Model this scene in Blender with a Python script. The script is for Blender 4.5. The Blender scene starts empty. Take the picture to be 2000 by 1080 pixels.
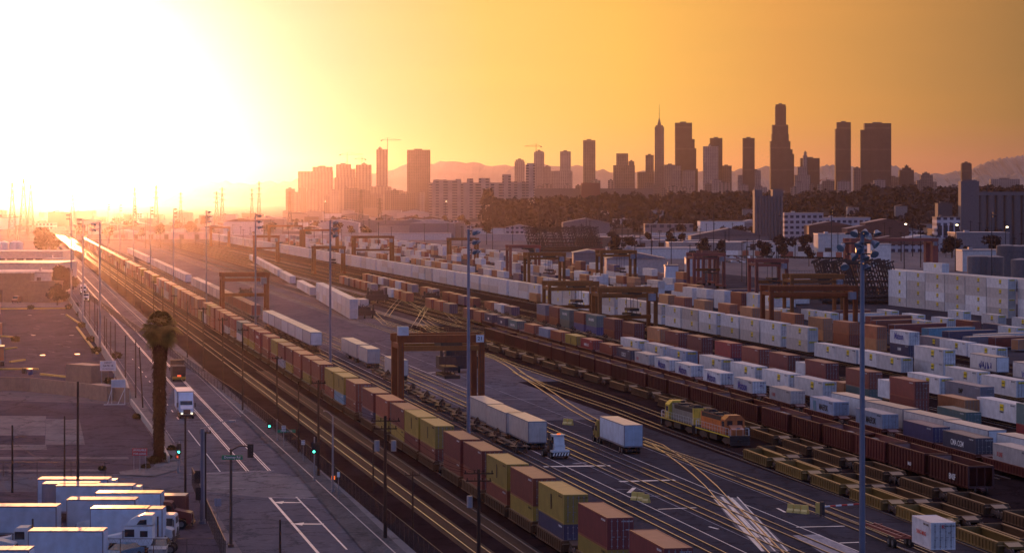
import bpy, math, random
from mathutils import Vector, Matrix
D = bpy.data; SC = bpy.context.scene; COL = SC.collection
rad = math.radians
# ------------------------------------------------------------------ camera, sky, sun, exposure
CAMH, FPX, CX, HY = 34.6, 5000.0, 1000.0, 392.0      # eye height (m), focal length, centre column and horizon row of the 2000 px photo
cam = D.objects.new('camera', D.cameras.new('camera')); COL.objects.link(cam); SC.camera = cam
cam.location = (0, 0, CAMH); cam.rotation_euler = (rad(90), 0, 0)
cam.data.sensor_width = 36; cam.data.lens = 36*FPX/2000; cam.data.shift_y = -(540-HY)/2000
cam.data.clip_start = 1; cam.data.clip_end = 60000
SUN_AZ, SUN_EL = rad(-9.9), rad(2.6)
SDIR = Vector((math.sin(SUN_AZ)*math.cos(SUN_EL), math.cos(SUN_AZ)*math.cos(SUN_EL), math.sin(SUN_EL)))
sun = D.objects.new('sun', D.lights.new('sun', 'SUN')); COL.objects.link(sun)
sun.data.energy = 2.1; sun.data.angle = rad(0.5); sun.data.color = (1, .38, .13)
sun.rotation_euler = (-SDIR).to_track_quat('-Z', 'Y').to_euler()
W = D.worlds.new('World'); SC.world = W; W.use_nodes = True
wn, wl = W.node_tree.nodes, W.node_tree.links; wn.clear()
def N(nt, typ, **k):
    n = nt.nodes.new(typ)
    for a, v in k.items():
        if a == 'ins':
            for i, x in v.items(): n.inputs[i].default_value = x
        else: setattr(n, a, v)
    return n
def ramp(nt, stops, fac, interp='LINEAR'):
    r = nt.nodes.new('ShaderNodeValToRGB'); e = r.color_ramp.elements; r.color_ramp.interpolation = interp
    while len(e) < len(stops): e.new(.5)
    for x, (p, c) in zip(e, stops): x.position = p; x.color = (*c, 1) if len(c) == 3 else c
    nt.links.new(fac, r.inputs[0]); return r
nt = W.node_tree
tc = N(nt, 'ShaderNodeTexCoord')
SKYDIR = Vector((math.sin(SUN_AZ)*math.cos(rad(1.9)), math.cos(SUN_AZ)*math.cos(rad(1.9)), math.sin(rad(1.9))))
dot = N(nt, 'ShaderNodeVectorMath', operation='DOT_PRODUCT'); nt.links.new(tc.outputs['Generated'], dot.inputs[0]); dot.inputs[1].default_value = SKYDIR
ac = N(nt, 'ShaderNodeMath', operation='ARCCOSINE'); nt.links.new(dot.outputs['Value'], ac.inputs[0])
deg = N(nt, 'ShaderNodeMath', operation='MULTIPLY'); nt.links.new(ac.outputs[0], deg.inputs[0]); deg.inputs[1].default_value = 180/math.pi/30   # 0..30 degrees from the sun -> 0..1
S = lambda r, g, b: tuple(((c/255+.055)/1.055)**2.4 if c > 10 else c/3294 for c in (r, g, b))
glow = ramp(nt, [(0, (1, 1, 1)), (1.0/30, (1, 1, 1)), (2.6/30, S(226, 212, 206)), (4.0/30, S(220, 196, 186)), (5.4/30, S(228, 200, 162)), (7/30, S(236, 203, 140)), (9.5/30, S(243, 200, 108)),
                 (12.5/30, S(252, 192, 92)), (16/30, S(226, 160, 82)), (19.5/30, S(182, 132, 74)), (22.5/30, S(140, 106, 64)), (1, S(120, 92, 78))], deg.outputs[0])
hglow = ramp(nt, [(0, S(255, 236, 170)), (2.0/30, S(255, 232, 160)), (4.5/30, S(255, 220, 140)), (7.5/30, S(252, 196, 108)), (10.5/30, S(248, 176, 104)),
                  (14/30, S(244, 156, 104)), (17/30, S(222, 138, 102)), (20/30, S(192, 118, 98)), (23/30, S(155, 100, 90)), (1, S(140, 98, 100))], deg.outputs[0])
sep = N(nt, 'ShaderNodeSeparateXYZ'); nt.links.new(tc.outputs['Generated'], sep.inputs[0])
he = N(nt, 'ShaderNodeMapRange', interpolation_type='SMOOTHSTEP'); nt.links.new(sep.outputs['Z'], he.inputs[0])
he.inputs[1].default_value = .0; he.inputs[2].default_value = .036
def mixc(nt, fac, a, b, blend='MIX'):
    m = nt.nodes.new('ShaderNodeMix'); m.data_type = 'RGBA'; m.blend_type = blend
    for s, v in ((0, fac), (6, a), (7, b)):
        if isinstance(v, (int, float)): m.inputs[s].default_value = v
        elif isinstance(v, tuple): m.inputs[s].default_value = (*v, 1) if len(v) == 3 else v
        else: nt.links.new(v, m.inputs[s])
    return m.outputs[2]
core = N(nt, 'ShaderNodeMapRange', interpolation_type='SMOOTHERSTEP'); nt.links.new(deg.outputs[0], core.inputs[0])
core.inputs[1].default_value = 2.4/30; core.inputs[2].default_value = 0; core.inputs[3].default_value = 1; core.inputs[4].default_value = 1.5
nearb = N(nt, 'ShaderNodeVectorMath', operation='SCALE'); nt.links.new(glow.outputs[0], nearb.inputs[0]); nt.links.new(core.outputs[0], nearb.inputs['Scale'])
nearm = mixc(nt, he.outputs[0], hglow.outputs[0], nearb.outputs[0])
# thin high clouds: soft streaks
mp = N(nt, 'ShaderNodeMapping'); nt.links.new(tc.outputs['Generated'], mp.inputs[0]); mp.inputs['Scale'].default_value = (3, 3, 26)
nz = N(nt, 'ShaderNodeTexNoise', ins={'Scale': 2.2, 'Detail': 4.0}); nt.links.new(mp.outputs[0], nz.inputs[0])
cl = ramp(nt, [(.45, (1, 1, 1)), (.75, (1.08, 1.04, 1.0))], nz.outputs[0]); 
nearc = N(nt, 'ShaderNodeVectorMath', operation='MULTIPLY'); nt.links.new(nearm, nearc.inputs[0]); nt.links.new(cl.outputs[0], nearc.inputs[1])
# the rest of the dome: dusk sky, warm low in the west, violet-blue overhead and in the east
sky = N(nt, 'ShaderNodeTexSky', sky_type='NISHITA', sun_disc=False, sun_elevation=SUN_EL, sun_rotation=SUN_AZ, air_density=1.5, dust_density=3.0, ozone_density=2.0)
sks = N(nt, 'ShaderNodeVectorMath', operation='SCALE'); nt.links.new(sky.outputs[0], sks.inputs[0]); sks.inputs['Scale'].default_value = .05
dusk = ramp(nt, [(0, (.34, .20, .18)), (.17, (.46, .32, .36)), (.37, (.84, .67, .82)), (.5, (.36, .32, .50)), (.66, (.16, .20, .44)), (1, (.11, .19, .46))], ac.outputs[0])
dm = N(nt, 'ShaderNodeMath', operation='MULTIPLY'); nt.links.new(ac.outputs[0], dm.inputs[0]); dm.inputs[1].default_value = 1/math.pi
nt.links.new(dm.outputs[0], dusk.inputs[0])
add = N(nt, 'ShaderNodeVectorMath', operation='ADD'); nt.links.new(sks.outputs[0], add.inputs[0]); nt.links.new(dusk.outputs[0], add.inputs[1])
far = N(nt, 'ShaderNodeMapRange', interpolation_type='SMOOTHSTEP'); nt.links.new(deg.outputs[0], far.inputs[0]); far.inputs[1].default_value = .75; far.inputs[2].default_value = 1.5
fin = mixc(nt, far.outputs[0], nearc.outputs[0], add.outputs[0])
bg = N(nt, 'ShaderNodeBackground'); nt.links.new(fin, bg.inputs[0]); bg.inputs[1].default_value = 1.0
wo = N(nt, 'ShaderNodeOutputWorld'); nt.links.new(bg.outputs[0], wo.inputs[0])
W.cycles.sampling_method = 'MANUAL'; W.cycles.sample_map_resolution = 2048
SC.view_settings.view_transform = 'Standard'; SC.view_settings.look = 'None'; SC.view_settings.exposure = 0; SC.view_settings.gamma = 1
SC.cycles.use_denoising = True; SC.cycles.max_bounces = 5; SC.cycles.volume_bounces = 0; SC.cycles.diffuse_bounces = 2; SC.cycles.glossy_bounces = 2
SC.cycles.transmission_bounces = 3; SC.cycles.transparent_max_bounces = 8; SC.cycles.sample_clamp_indirect = 4
# ------------------------------------------------------------------ surveying: pixel of the photo -> ground point
def G(px, py, h=0):
    Y = FPX*(CAMH-h)/(py-HY); return Vector(((px-CX)*Y/FPX, Y, h))
def XY(px, Y): return (px-CX)*Y/FPX
ANG = math.atan(.1956)                                   # the yard runs this much to the left of straight ahead
U = Vector((-math.sin(ANG), math.cos(ANG), 0)); V = Vector((math.cos(ANG), math.sin(ANG), 0))
def ST(s, t, z=0): return U*s + V*t + Vector((0, 0, z))
def s_of(Y, t): return (Y - V.y*t)/U.y
# ------------------------------------------------------------------ helpers: materials
def mat(name, col, rough=.6, var=.25, scale=1.5, metal=0, bump=0, spec=.4, objvar=.12, streak=0, emit=None, dirt=(.05, .035, .03), dirtamt=.0, stretch=(1, 1, 1), dust=0):
    m = D.materials.new(name); m.use_nodes = True; t = m.node_tree; b = t.nodes['Principled BSDF']
    b.inputs['Roughness'].default_value = rough; b.inputs['Metallic'].default_value = metal; b.inputs['Specular IOR Level'].default_value = spec
    tc = N(t, 'ShaderNodeTexCoord'); mp = N(t, 'ShaderNodeMapping'); t.links.new(tc.outputs['Object'], mp.inputs[0]); mp.inputs['Scale'].default_value = stretch
    n = N(t, 'ShaderNodeTexNoise', ins={'Scale': scale, 'Detail': 5.0, 'Roughness': .6}); t.links.new(mp.outputs[0], n.inputs[0])
    oi = N(t, 'ShaderNodeObjectInfo')
    f = N(t, 'ShaderNodeMapRange'); t.links.new(n.outputs[0], f.inputs[0]); f.inputs[1].default_value = .3; f.inputs[2].default_value = .7
    f.inputs[3].default_value = 1-var; f.inputs[4].default_value = 1+var
    g = N(t, 'ShaderNodeMapRange'); t.links.new(oi.outputs['Random'], g.inputs[0]); g.inputs[3].default_value = 1-objvar; g.inputs[4].default_value = 1+objvar
    h = N(t, 'ShaderNodeMath', operation='MULTIPLY'); t.links.new(f.outputs[0], h.inputs[0]); t.links.new(g.outputs[0], h.inputs[1])
    s = N(t, 'ShaderNodeVectorMath', operation='SCALE'); s.inputs[0].default_value = col; t.links.new(h.outputs[0], s.inputs['Scale'])
    out = s.outputs[0]
    if streak or dirtamt:
        m2 = N(t, 'ShaderNodeMapping'); t.links.new(tc.outputs['Object'], m2.inputs[0]); m2.inputs['Scale'].default_value = (3, 3, .35) if streak else (1, 1, 1)
        n2 = N(t, 'ShaderNodeTexNoise', ins={'Scale': 1.7, 'Detail': 6.0, 'Roughness': .65, 'Distortion': .2}); t.links.new(m2.outputs[0], n2.inputs[0])
        r2 = ramp(t, [(.50, (0, 0, 0)), (.72, (1, 1, 1))], n2.outputs[0])
        k = N(t, 'ShaderNodeMath', operation='MULTIPLY'); t.links.new(r2.outputs[0], k.inputs[0]); k.inputs[1].default_value = streak or dirtamt
        out = mixc(t, k.outputs[0], out, dirt)
    if dust:                                                 # dusty tone and painted sky sheen together, on upward faces
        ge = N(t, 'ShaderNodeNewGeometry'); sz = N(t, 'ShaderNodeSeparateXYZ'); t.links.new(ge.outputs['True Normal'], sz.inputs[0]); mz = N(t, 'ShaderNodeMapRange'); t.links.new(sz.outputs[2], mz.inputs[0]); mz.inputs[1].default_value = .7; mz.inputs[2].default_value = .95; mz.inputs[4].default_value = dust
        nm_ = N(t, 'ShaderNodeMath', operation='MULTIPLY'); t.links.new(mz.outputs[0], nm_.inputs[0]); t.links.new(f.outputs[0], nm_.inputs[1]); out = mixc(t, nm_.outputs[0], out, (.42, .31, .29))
    t.links.new(out, b.inputs['Base Color'])
    if bump:
        bn = N(t, 'ShaderNodeBump'); bn.inputs['Strength'].default_value = bump; bn.inputs['Distance'].default_value = .05; t.links.new(n.outputs[0], bn.inputs['Height']); t.links.new(bn.outputs[0], b.inputs['Normal'])
    if emit:
        b.inputs['Emission Color'].default_value = (*emit[0], 1); b.inputs['Emission Strength'].default_value = emit[1]
    return m
RUST = (.16, .06, .03)
def paint(n, c, **k):
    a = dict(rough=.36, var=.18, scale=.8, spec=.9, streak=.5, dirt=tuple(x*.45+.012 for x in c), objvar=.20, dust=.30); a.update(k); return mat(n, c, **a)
M = {
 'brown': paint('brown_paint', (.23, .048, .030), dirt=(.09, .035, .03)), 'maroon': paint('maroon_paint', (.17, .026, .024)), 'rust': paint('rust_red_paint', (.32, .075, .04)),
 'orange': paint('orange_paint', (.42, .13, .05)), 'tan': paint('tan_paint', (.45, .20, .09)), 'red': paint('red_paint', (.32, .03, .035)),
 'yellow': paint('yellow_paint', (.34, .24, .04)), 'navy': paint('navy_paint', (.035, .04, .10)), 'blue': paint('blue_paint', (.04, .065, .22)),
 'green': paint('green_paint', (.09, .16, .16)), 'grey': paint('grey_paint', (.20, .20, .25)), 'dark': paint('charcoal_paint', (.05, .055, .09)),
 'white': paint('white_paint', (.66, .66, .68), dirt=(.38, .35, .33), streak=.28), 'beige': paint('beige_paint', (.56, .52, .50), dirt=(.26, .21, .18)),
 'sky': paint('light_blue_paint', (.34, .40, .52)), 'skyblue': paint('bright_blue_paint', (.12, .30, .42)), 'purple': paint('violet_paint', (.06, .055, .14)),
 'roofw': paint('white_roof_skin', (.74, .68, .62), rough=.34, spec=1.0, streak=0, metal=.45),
 'steel': mat('dark_steel', (.05, .042, .045), .55, metal=.3), 'iron': mat('weathered_iron', (.075, .05, .045), .7), 'tyre': mat('tyre_rubber', (.015, .015, .016), .8),
 'wheel': mat('grey_wheel', (.22, .22, .24), .45, metal=.5), 'rail': mat('polished_rail', (.68, .78, 1.0), .24, metal=.8, var=.1), 'railside': mat('rusty_rail_side', (.08, .045, .035), .8),
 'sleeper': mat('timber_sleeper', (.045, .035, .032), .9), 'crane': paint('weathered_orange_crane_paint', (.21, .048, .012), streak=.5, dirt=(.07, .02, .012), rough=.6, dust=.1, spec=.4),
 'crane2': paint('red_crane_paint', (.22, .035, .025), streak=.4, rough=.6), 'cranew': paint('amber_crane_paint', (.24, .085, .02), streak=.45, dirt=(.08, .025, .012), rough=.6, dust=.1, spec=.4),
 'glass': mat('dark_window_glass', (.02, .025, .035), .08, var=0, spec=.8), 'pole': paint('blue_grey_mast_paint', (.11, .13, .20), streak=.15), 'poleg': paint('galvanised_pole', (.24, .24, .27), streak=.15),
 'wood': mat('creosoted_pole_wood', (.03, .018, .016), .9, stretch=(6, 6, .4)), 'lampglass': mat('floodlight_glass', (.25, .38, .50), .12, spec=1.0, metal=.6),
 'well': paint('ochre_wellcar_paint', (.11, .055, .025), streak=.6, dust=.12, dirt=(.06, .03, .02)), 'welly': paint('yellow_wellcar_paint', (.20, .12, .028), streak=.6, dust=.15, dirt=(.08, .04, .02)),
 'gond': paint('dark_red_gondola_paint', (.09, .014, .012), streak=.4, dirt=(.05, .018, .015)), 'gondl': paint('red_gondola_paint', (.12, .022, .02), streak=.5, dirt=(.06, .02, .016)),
 'gravel': mat('gravel_load', (.30, .26, .24), .9, var=.45, scale=5), 'white2': mat('clean_white', (.75, .75, .76), .45, var=.05), 'yel': mat('sign_yellow', (.80, .62, .04), .5, var=.08),
 'black': mat('black_lettering', (.02, .02, .022), .6, var=0), 'bluet': mat('blue_lettering', (.025, .045, .30), .5, var=.05), 'redt': mat('red_lettering', (.50, .03, .04), .5, var=.05), 'whitet': mat('white_lettering', (.72, .74, .76), .5, var=.05),
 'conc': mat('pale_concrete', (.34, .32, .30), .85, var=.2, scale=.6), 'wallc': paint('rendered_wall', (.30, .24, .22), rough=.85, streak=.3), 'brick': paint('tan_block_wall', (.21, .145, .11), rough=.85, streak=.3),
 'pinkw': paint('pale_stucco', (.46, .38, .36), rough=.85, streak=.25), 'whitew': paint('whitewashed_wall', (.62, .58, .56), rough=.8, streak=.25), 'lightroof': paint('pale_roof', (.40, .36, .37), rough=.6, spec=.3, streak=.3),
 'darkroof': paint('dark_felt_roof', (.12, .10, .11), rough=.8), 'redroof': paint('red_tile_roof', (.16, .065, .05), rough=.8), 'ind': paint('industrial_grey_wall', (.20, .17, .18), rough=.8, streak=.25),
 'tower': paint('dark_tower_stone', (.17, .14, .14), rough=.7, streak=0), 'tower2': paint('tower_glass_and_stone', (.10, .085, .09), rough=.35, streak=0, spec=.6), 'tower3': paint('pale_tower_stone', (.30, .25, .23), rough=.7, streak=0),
 'bark': mat('bark', (.09, .06, .045), .9, scale=4), 'leaf': mat('dark_foliage', (.062, .046, .048), .95, var=.4, spec=.03), 'leaf2': mat('olive_foliage', (.045, .042, .018), .95, var=.4, spec=.03), 'palmleaf': mat('palm_frond_green', (.10, .095, .025), .8, var=.35, spec=.1),
 'deadfrond': mat('dead_frond_thatch', (.035, .020, .016), .95, var=.5, scale=3, spec=.03), 'gsign': mat('street_sign_green', (.02, .22, .12), .4, var=.05), 'osign': mat('lit_orange_hand', (.6, .12, .02), .5, emit=((1, .18, .03), 1.2)),
 'glit': mat('lit_green_signal', (.02, .5, .35), .4, emit=((.08, 1, .72), 4.0)), 'hlit': mat('lit_headlamp', (.8, .7, .5), .4, emit=((1, .86, .55), 2.5)), 'rlit': mat('lit_tail_lamp', (.6, .05, .03), .4, emit=((1, .12, .04), 1.5)), 'flit': mat('lit_floodlamp', (.9, .8, .6), .4, emit=((1, .78, .45), 9)),
 'clit': mat('lit_cool_floodlamp', (.9, .9, .9), .4, emit=((.85, 1, .95), 9)),
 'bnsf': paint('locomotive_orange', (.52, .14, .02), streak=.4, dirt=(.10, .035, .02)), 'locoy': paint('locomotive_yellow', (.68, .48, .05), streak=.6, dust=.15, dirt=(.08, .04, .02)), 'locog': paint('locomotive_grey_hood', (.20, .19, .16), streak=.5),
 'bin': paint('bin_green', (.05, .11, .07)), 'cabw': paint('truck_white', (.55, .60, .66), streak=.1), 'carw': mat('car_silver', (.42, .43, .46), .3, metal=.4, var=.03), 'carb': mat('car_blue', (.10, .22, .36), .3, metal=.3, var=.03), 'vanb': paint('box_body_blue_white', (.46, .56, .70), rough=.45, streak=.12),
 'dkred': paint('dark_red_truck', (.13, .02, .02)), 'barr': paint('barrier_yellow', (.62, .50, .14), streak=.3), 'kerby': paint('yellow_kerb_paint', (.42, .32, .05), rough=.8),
}
wm = D.materials.new('dull_black_wire'); wm.use_nodes = True; wt = wm.node_tree; wd = N(wt, 'ShaderNodeBsdfDiffuse'); wd.inputs[0].default_value = (.012, .011, .012, 1); wt.nodes.remove(wt.nodes['Principled BSDF'])
wt.links.new(wd.outputs[0], [n for n in wt.nodes if n.type == 'OUTPUT_MATERIAL'][0].inputs[0]); M['wire'] = wm
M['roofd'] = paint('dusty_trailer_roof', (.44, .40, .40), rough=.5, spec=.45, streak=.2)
def window_wall(name, wall, glass, sx, sz, w=.5, h=.55, off=0):      # a facade of window rows, cut by world-scale bricks in object space
    m = D.materials.new(name); m.use_nodes = True; t = m.node_tree; b = t.nodes['Principled BSDF']; b.inputs['Roughness'].default_value = .75; b.inputs['Specular IOR Level'].default_value = .06
    tc = N(t, 'ShaderNodeTexCoord'); s = N(t, 'ShaderNodeSeparateXYZ'); t.links.new(tc.outputs['Object'], s.inputs[0])
    a = N(t, 'ShaderNodeMath', operation='ADD'); t.links.new(s.outputs[0], a.inputs[0]); t.links.new(s.outputs[1], a.inputs[1])
    def band(src, size, frac):
        q = N(t, 'ShaderNodeMath', operation='DIVIDE'); t.links.new(src, q.inputs[0]); q.inputs[1].default_value = size
        f = N(t, 'ShaderNodeMath', operation='FRACT'); t.links.new(q.outputs[0], f.inputs[0])
        l = N(t, 'ShaderNodeMath', operation='LESS_THAN'); t.links.new(f.outputs[0], l.inputs[0]); l.inputs[1].default_value = frac; return l.outputs[0]
    k = N(t, 'ShaderNodeMath', operation='MULTIPLY'); t.links.new(band(a.outputs[0], sx, w), k.inputs[0]); t.links.new(band(s.outputs[2], sz, h), k.inputs[1])
    n = N(t, 'ShaderNodeTexNoise', ins={'Scale': .06, 'Detail': 4.0}); t.links.new(tc.outputs['Object'], n.inputs[0])
    r = ramp(t, [(.3, tuple(x*.8 for x in wall)), (.7, tuple(x*1.15 for x in wall))], n.outputs[0])
    t.links.new(mixc(t, k.outputs[0], r.outputs[0], glass), b.inputs['Base Color']); return m
for nm, w_, g_, sx, sz, ww, hh in (('tw1', (.20, .165, .155), (.055, .05, .06), 5, 4.2, .55, .5), ('tw2', (.12, .10, .10), (.05, .045, .055), 3.2, 60, .5, .93), ('tw3', (.33, .28, .26), (.12, .10, .10), 6, 4, .5, .45),
                                   ('tw4', (.30, .25, .22), (.10, .085, .08), 9, 4.6, .45, .6), ('apt', (.42, .34, .30), (.13, .10, .10), 13.0, 4.6, .42, .5), ('offw', (.50, .46, .50), (.08, .07, .10), 4.5, 4.2, .6, .5), ('whs', (.30, .25, .25), (.12, .10, .11), 7, 9, .55, .35)):
    M[nm] = window_wall('windowed_wall_'+{'tw1': 'brown', 'tw2': 'dark', 'tw3': 'pale', 'tw4': 'tan', 'apt': 'block', 'offw': 'white', 'whs': 'shed'}[nm], w_, g_, sx, sz, ww, hh)
# ------------------------------------------------------------------ helpers: meshes and objects
class MB:
    def __init__(s): s.v = []; s.f = []; s.m = []
    def add(s, vs, fs, m=0):
        o = len(s.v); s.v += [tuple(v) for v in vs]; s.f += [tuple(i+o for i in f) for f in fs]; s.m += [m]*len(fs); return s
    def box(s, x0, x1, y0, y1, z0, z1, m=0):
        return s.add([(x, y, z) for x in (x0, x1) for y in (y0, y1) for z in (z0, z1)], [(0, 1, 3, 2), (4, 6, 7, 5), (0, 4, 5, 1), (2, 3, 7, 6), (0, 2, 6, 4), (1, 5, 7, 3)], m)
    def bar(s, p, q, w, h=None, m=0):                                # a square bar from p to q
        p, q = Vector(p), Vector(q); h = h or w; d = (q-p).normalized(); up = Vector((0, 0, 1)) if abs(d.z) < .95 else Vector((0, 1, 0))
        a = d.cross(up).normalized()*w/2; b = a.cross(d).normalized()*h/2
        return s.add([p-a-b, p+a-b, p+a+b, p-a+b, q-a-b, q+a-b, q+a+b, q-a+b], [(0, 1, 2, 3), (7, 6, 5, 4), (0, 4, 5, 1), (1, 5, 6, 2), (2, 6, 7, 3), (3, 7, 4, 0)], m)
    def tube(s, p, q, r0, r1=None, n=10, m=0):
        p, q = Vector(p), Vector(q); r1 = r0 if r1 is None else r1; d = (q-p).normalized(); up = Vector((0, 0, 1)) if abs(d.z) < .95 else Vector((0, 1, 0))
        a = d.cross(up).normalized(); b = a.cross(d)
        vs = [c + (a*math.cos(k*2*math.pi/n) + b*math.sin(k*2*math.pi/n))*r for c, r in ((p, r0), (q, r1)) for k in range(n)]
        return s.add(vs, [(k, (k+1) % n, n+(k+1) % n, n+k) for k in range(n)] + [tuple(range(n))[::-1], tuple(range(n, 2*n))], m)
    def prism(s, pts, x0, x1, m=0, ax='x'):                          # an outline in the (y, z) plane given thickness along x (or in (x, z) along y)
        n = len(pts); vs = [((x, a, b) if ax == 'x' else (a, x, b)) for x in (x0, x1) for a, b in pts]
        return s.add(vs, [(k, (k+1) % n, n+(k+1) % n, n+k) for k in range(n)] + [tuple(range(n)), tuple(range(n, 2*n))[::-1]], m)
    def corr(s, p, d, out, L, h, pitch, depth, m=0):                 # a corrugated upright panel from p along d, ribs towards out
        p, d, out = Vector(p), Vector(d), Vector(out); n = max(1, round(L/pitch)); q = L/n; pr = []
        for k in range(n): pr += [(k*q, 0), (k*q+.34*q, 0), (k*q+.5*q, -depth), (k*q+.84*q, -depth)]
        pr.append((L, 0)); vs = [p + d*a + out*b + Vector((0, 0, z)) for z in (0, h) for a, b in pr]; c = len(pr)
        return s.add(vs, [(k, k+1, c+k+1, c+k) for k in range(c-1)], m)
    def mesh(s, name, mats=1):
        me = D.meshes.new(name); me.from_pydata(s.v, [], s.f); me.polygons.foreach_set('material_index', s.m)
        mats = mats if isinstance(mats, (list, tuple)) else [None]*mats if isinstance(mats, int) else [mats]
        for x in mats: me.materials.append(M.get(x) if isinstance(x, str) else None)
        me.update(); return me
    def obj(s, name, mats, parent=None, loc=None, rz=None): return link(D.objects.new(name, s.mesh(name, mats)), parent, loc, rz)
def link(o, parent=None, loc=None, rz=None):
    COL.objects.link(o)
    if parent: o.parent = parent
    if loc is not None: o.location = loc
    if rz is not None: o.rotation_euler.z = rz
    return o
def tag(o, label, cat, group=None, kind=None):
    if label: o['label'] = label
    if cat: o['category'] = cat
    if group: o['group'] = group
    if kind: o['kind'] = kind
    return o
def empty(name, loc, rz=0, label=None, cat=None, group=None):
    o = D.objects.new(name, None); o.empty_display_size = .5; link(o, None, loc, rz); return tag(o, label, cat, group)
def struct(o): o['kind'] = 'structure'; return o
def inst(me, name, mats=None, parent=None, loc=None, rz=None):
    o = D.objects.new(name, me); link(o, parent, loc, rz)
    if mats:
        for k, x in enumerate(mats): o.material_slots[k].link = 'OBJECT'; o.material_slots[k].material = M[x]
    return o
ONES = 'zeroth first second third fourth fifth sixth seventh eighth ninth tenth eleventh twelfth thirteenth fourteenth fifteenth sixteenth seventeenth eighteenth nineteenth'.split()
TENS = 'x x twenty thirty forty fifty sixty seventy eighty ninety'.split(); TENTH = 'x x twentieth thirtieth fortieth fiftieth sixtieth seventieth eightieth ninetieth'.split()
def nth(k):
    if k < 20: return ONES[k]
    if k < 100: return TENTH[k//10] if k % 10 == 0 else TENS[k//10]+'-'+ONES[k % 10]
    return 'hundredth' if k == 100 else 'hundred-and-' + nth(k-100)
_txt = {}
def text_mesh(s, size=1.0, mt='black'):
    if (s, size, mt) not in _txt:
        cu = D.curves.new('lettering', 'FONT'); cu.body = s; cu.size = size; cu.align_x = 'CENTER'; cu.align_y = 'CENTER'; cu.offset = size*.016; cu.extrude = .004; cu.resolution_u = 3
        o = D.objects.new('lettering', cu); COL.objects.link(o); bpy.context.view_layer.update()
        me = D.meshes.new_from_object(o); D.objects.remove(o); D.curves.remove(cu); me.materials.clear(); me.materials.append(M[mt]); _txt[s, size, mt] = me
    return _txt[s, size, mt]
RX = Matrix(((0, 0, -1), (-1, 0, 0), (0, 1, 0))).to_4x4()           # lettering on a wall that faces -x
RY = Matrix(((1, 0, 0), (0, 0, -1), (0, 1, 0))).to_4x4()            # lettering on a wall that faces -y
def lettering(s, size, mt, parent, loc, face='x', sx=1.0, name='lettering'):
    o = D.objects.new(name, text_mesh(s, size, mt)); COL.objects.link(o); o.parent = parent
    o.matrix_basis = Matrix.Translation(loc) @ (RX if face == 'x' else RY) @ Matrix.Diagonal((sx, 1, 1, 1)); return o
def sheet(name, pts, mt, z=0.0):
    o = MB().add([(p[0], p[1], z) for p in pts], [tuple(range(len(pts)))]).obj(name, mt); return struct(o)
def strip(name, t0, t1, s0, s1, mt, z): return sheet(name, [ST(s0, t0), ST(s0, t1), ST(s1, t1), ST(s1, t0)], mt, z)
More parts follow.
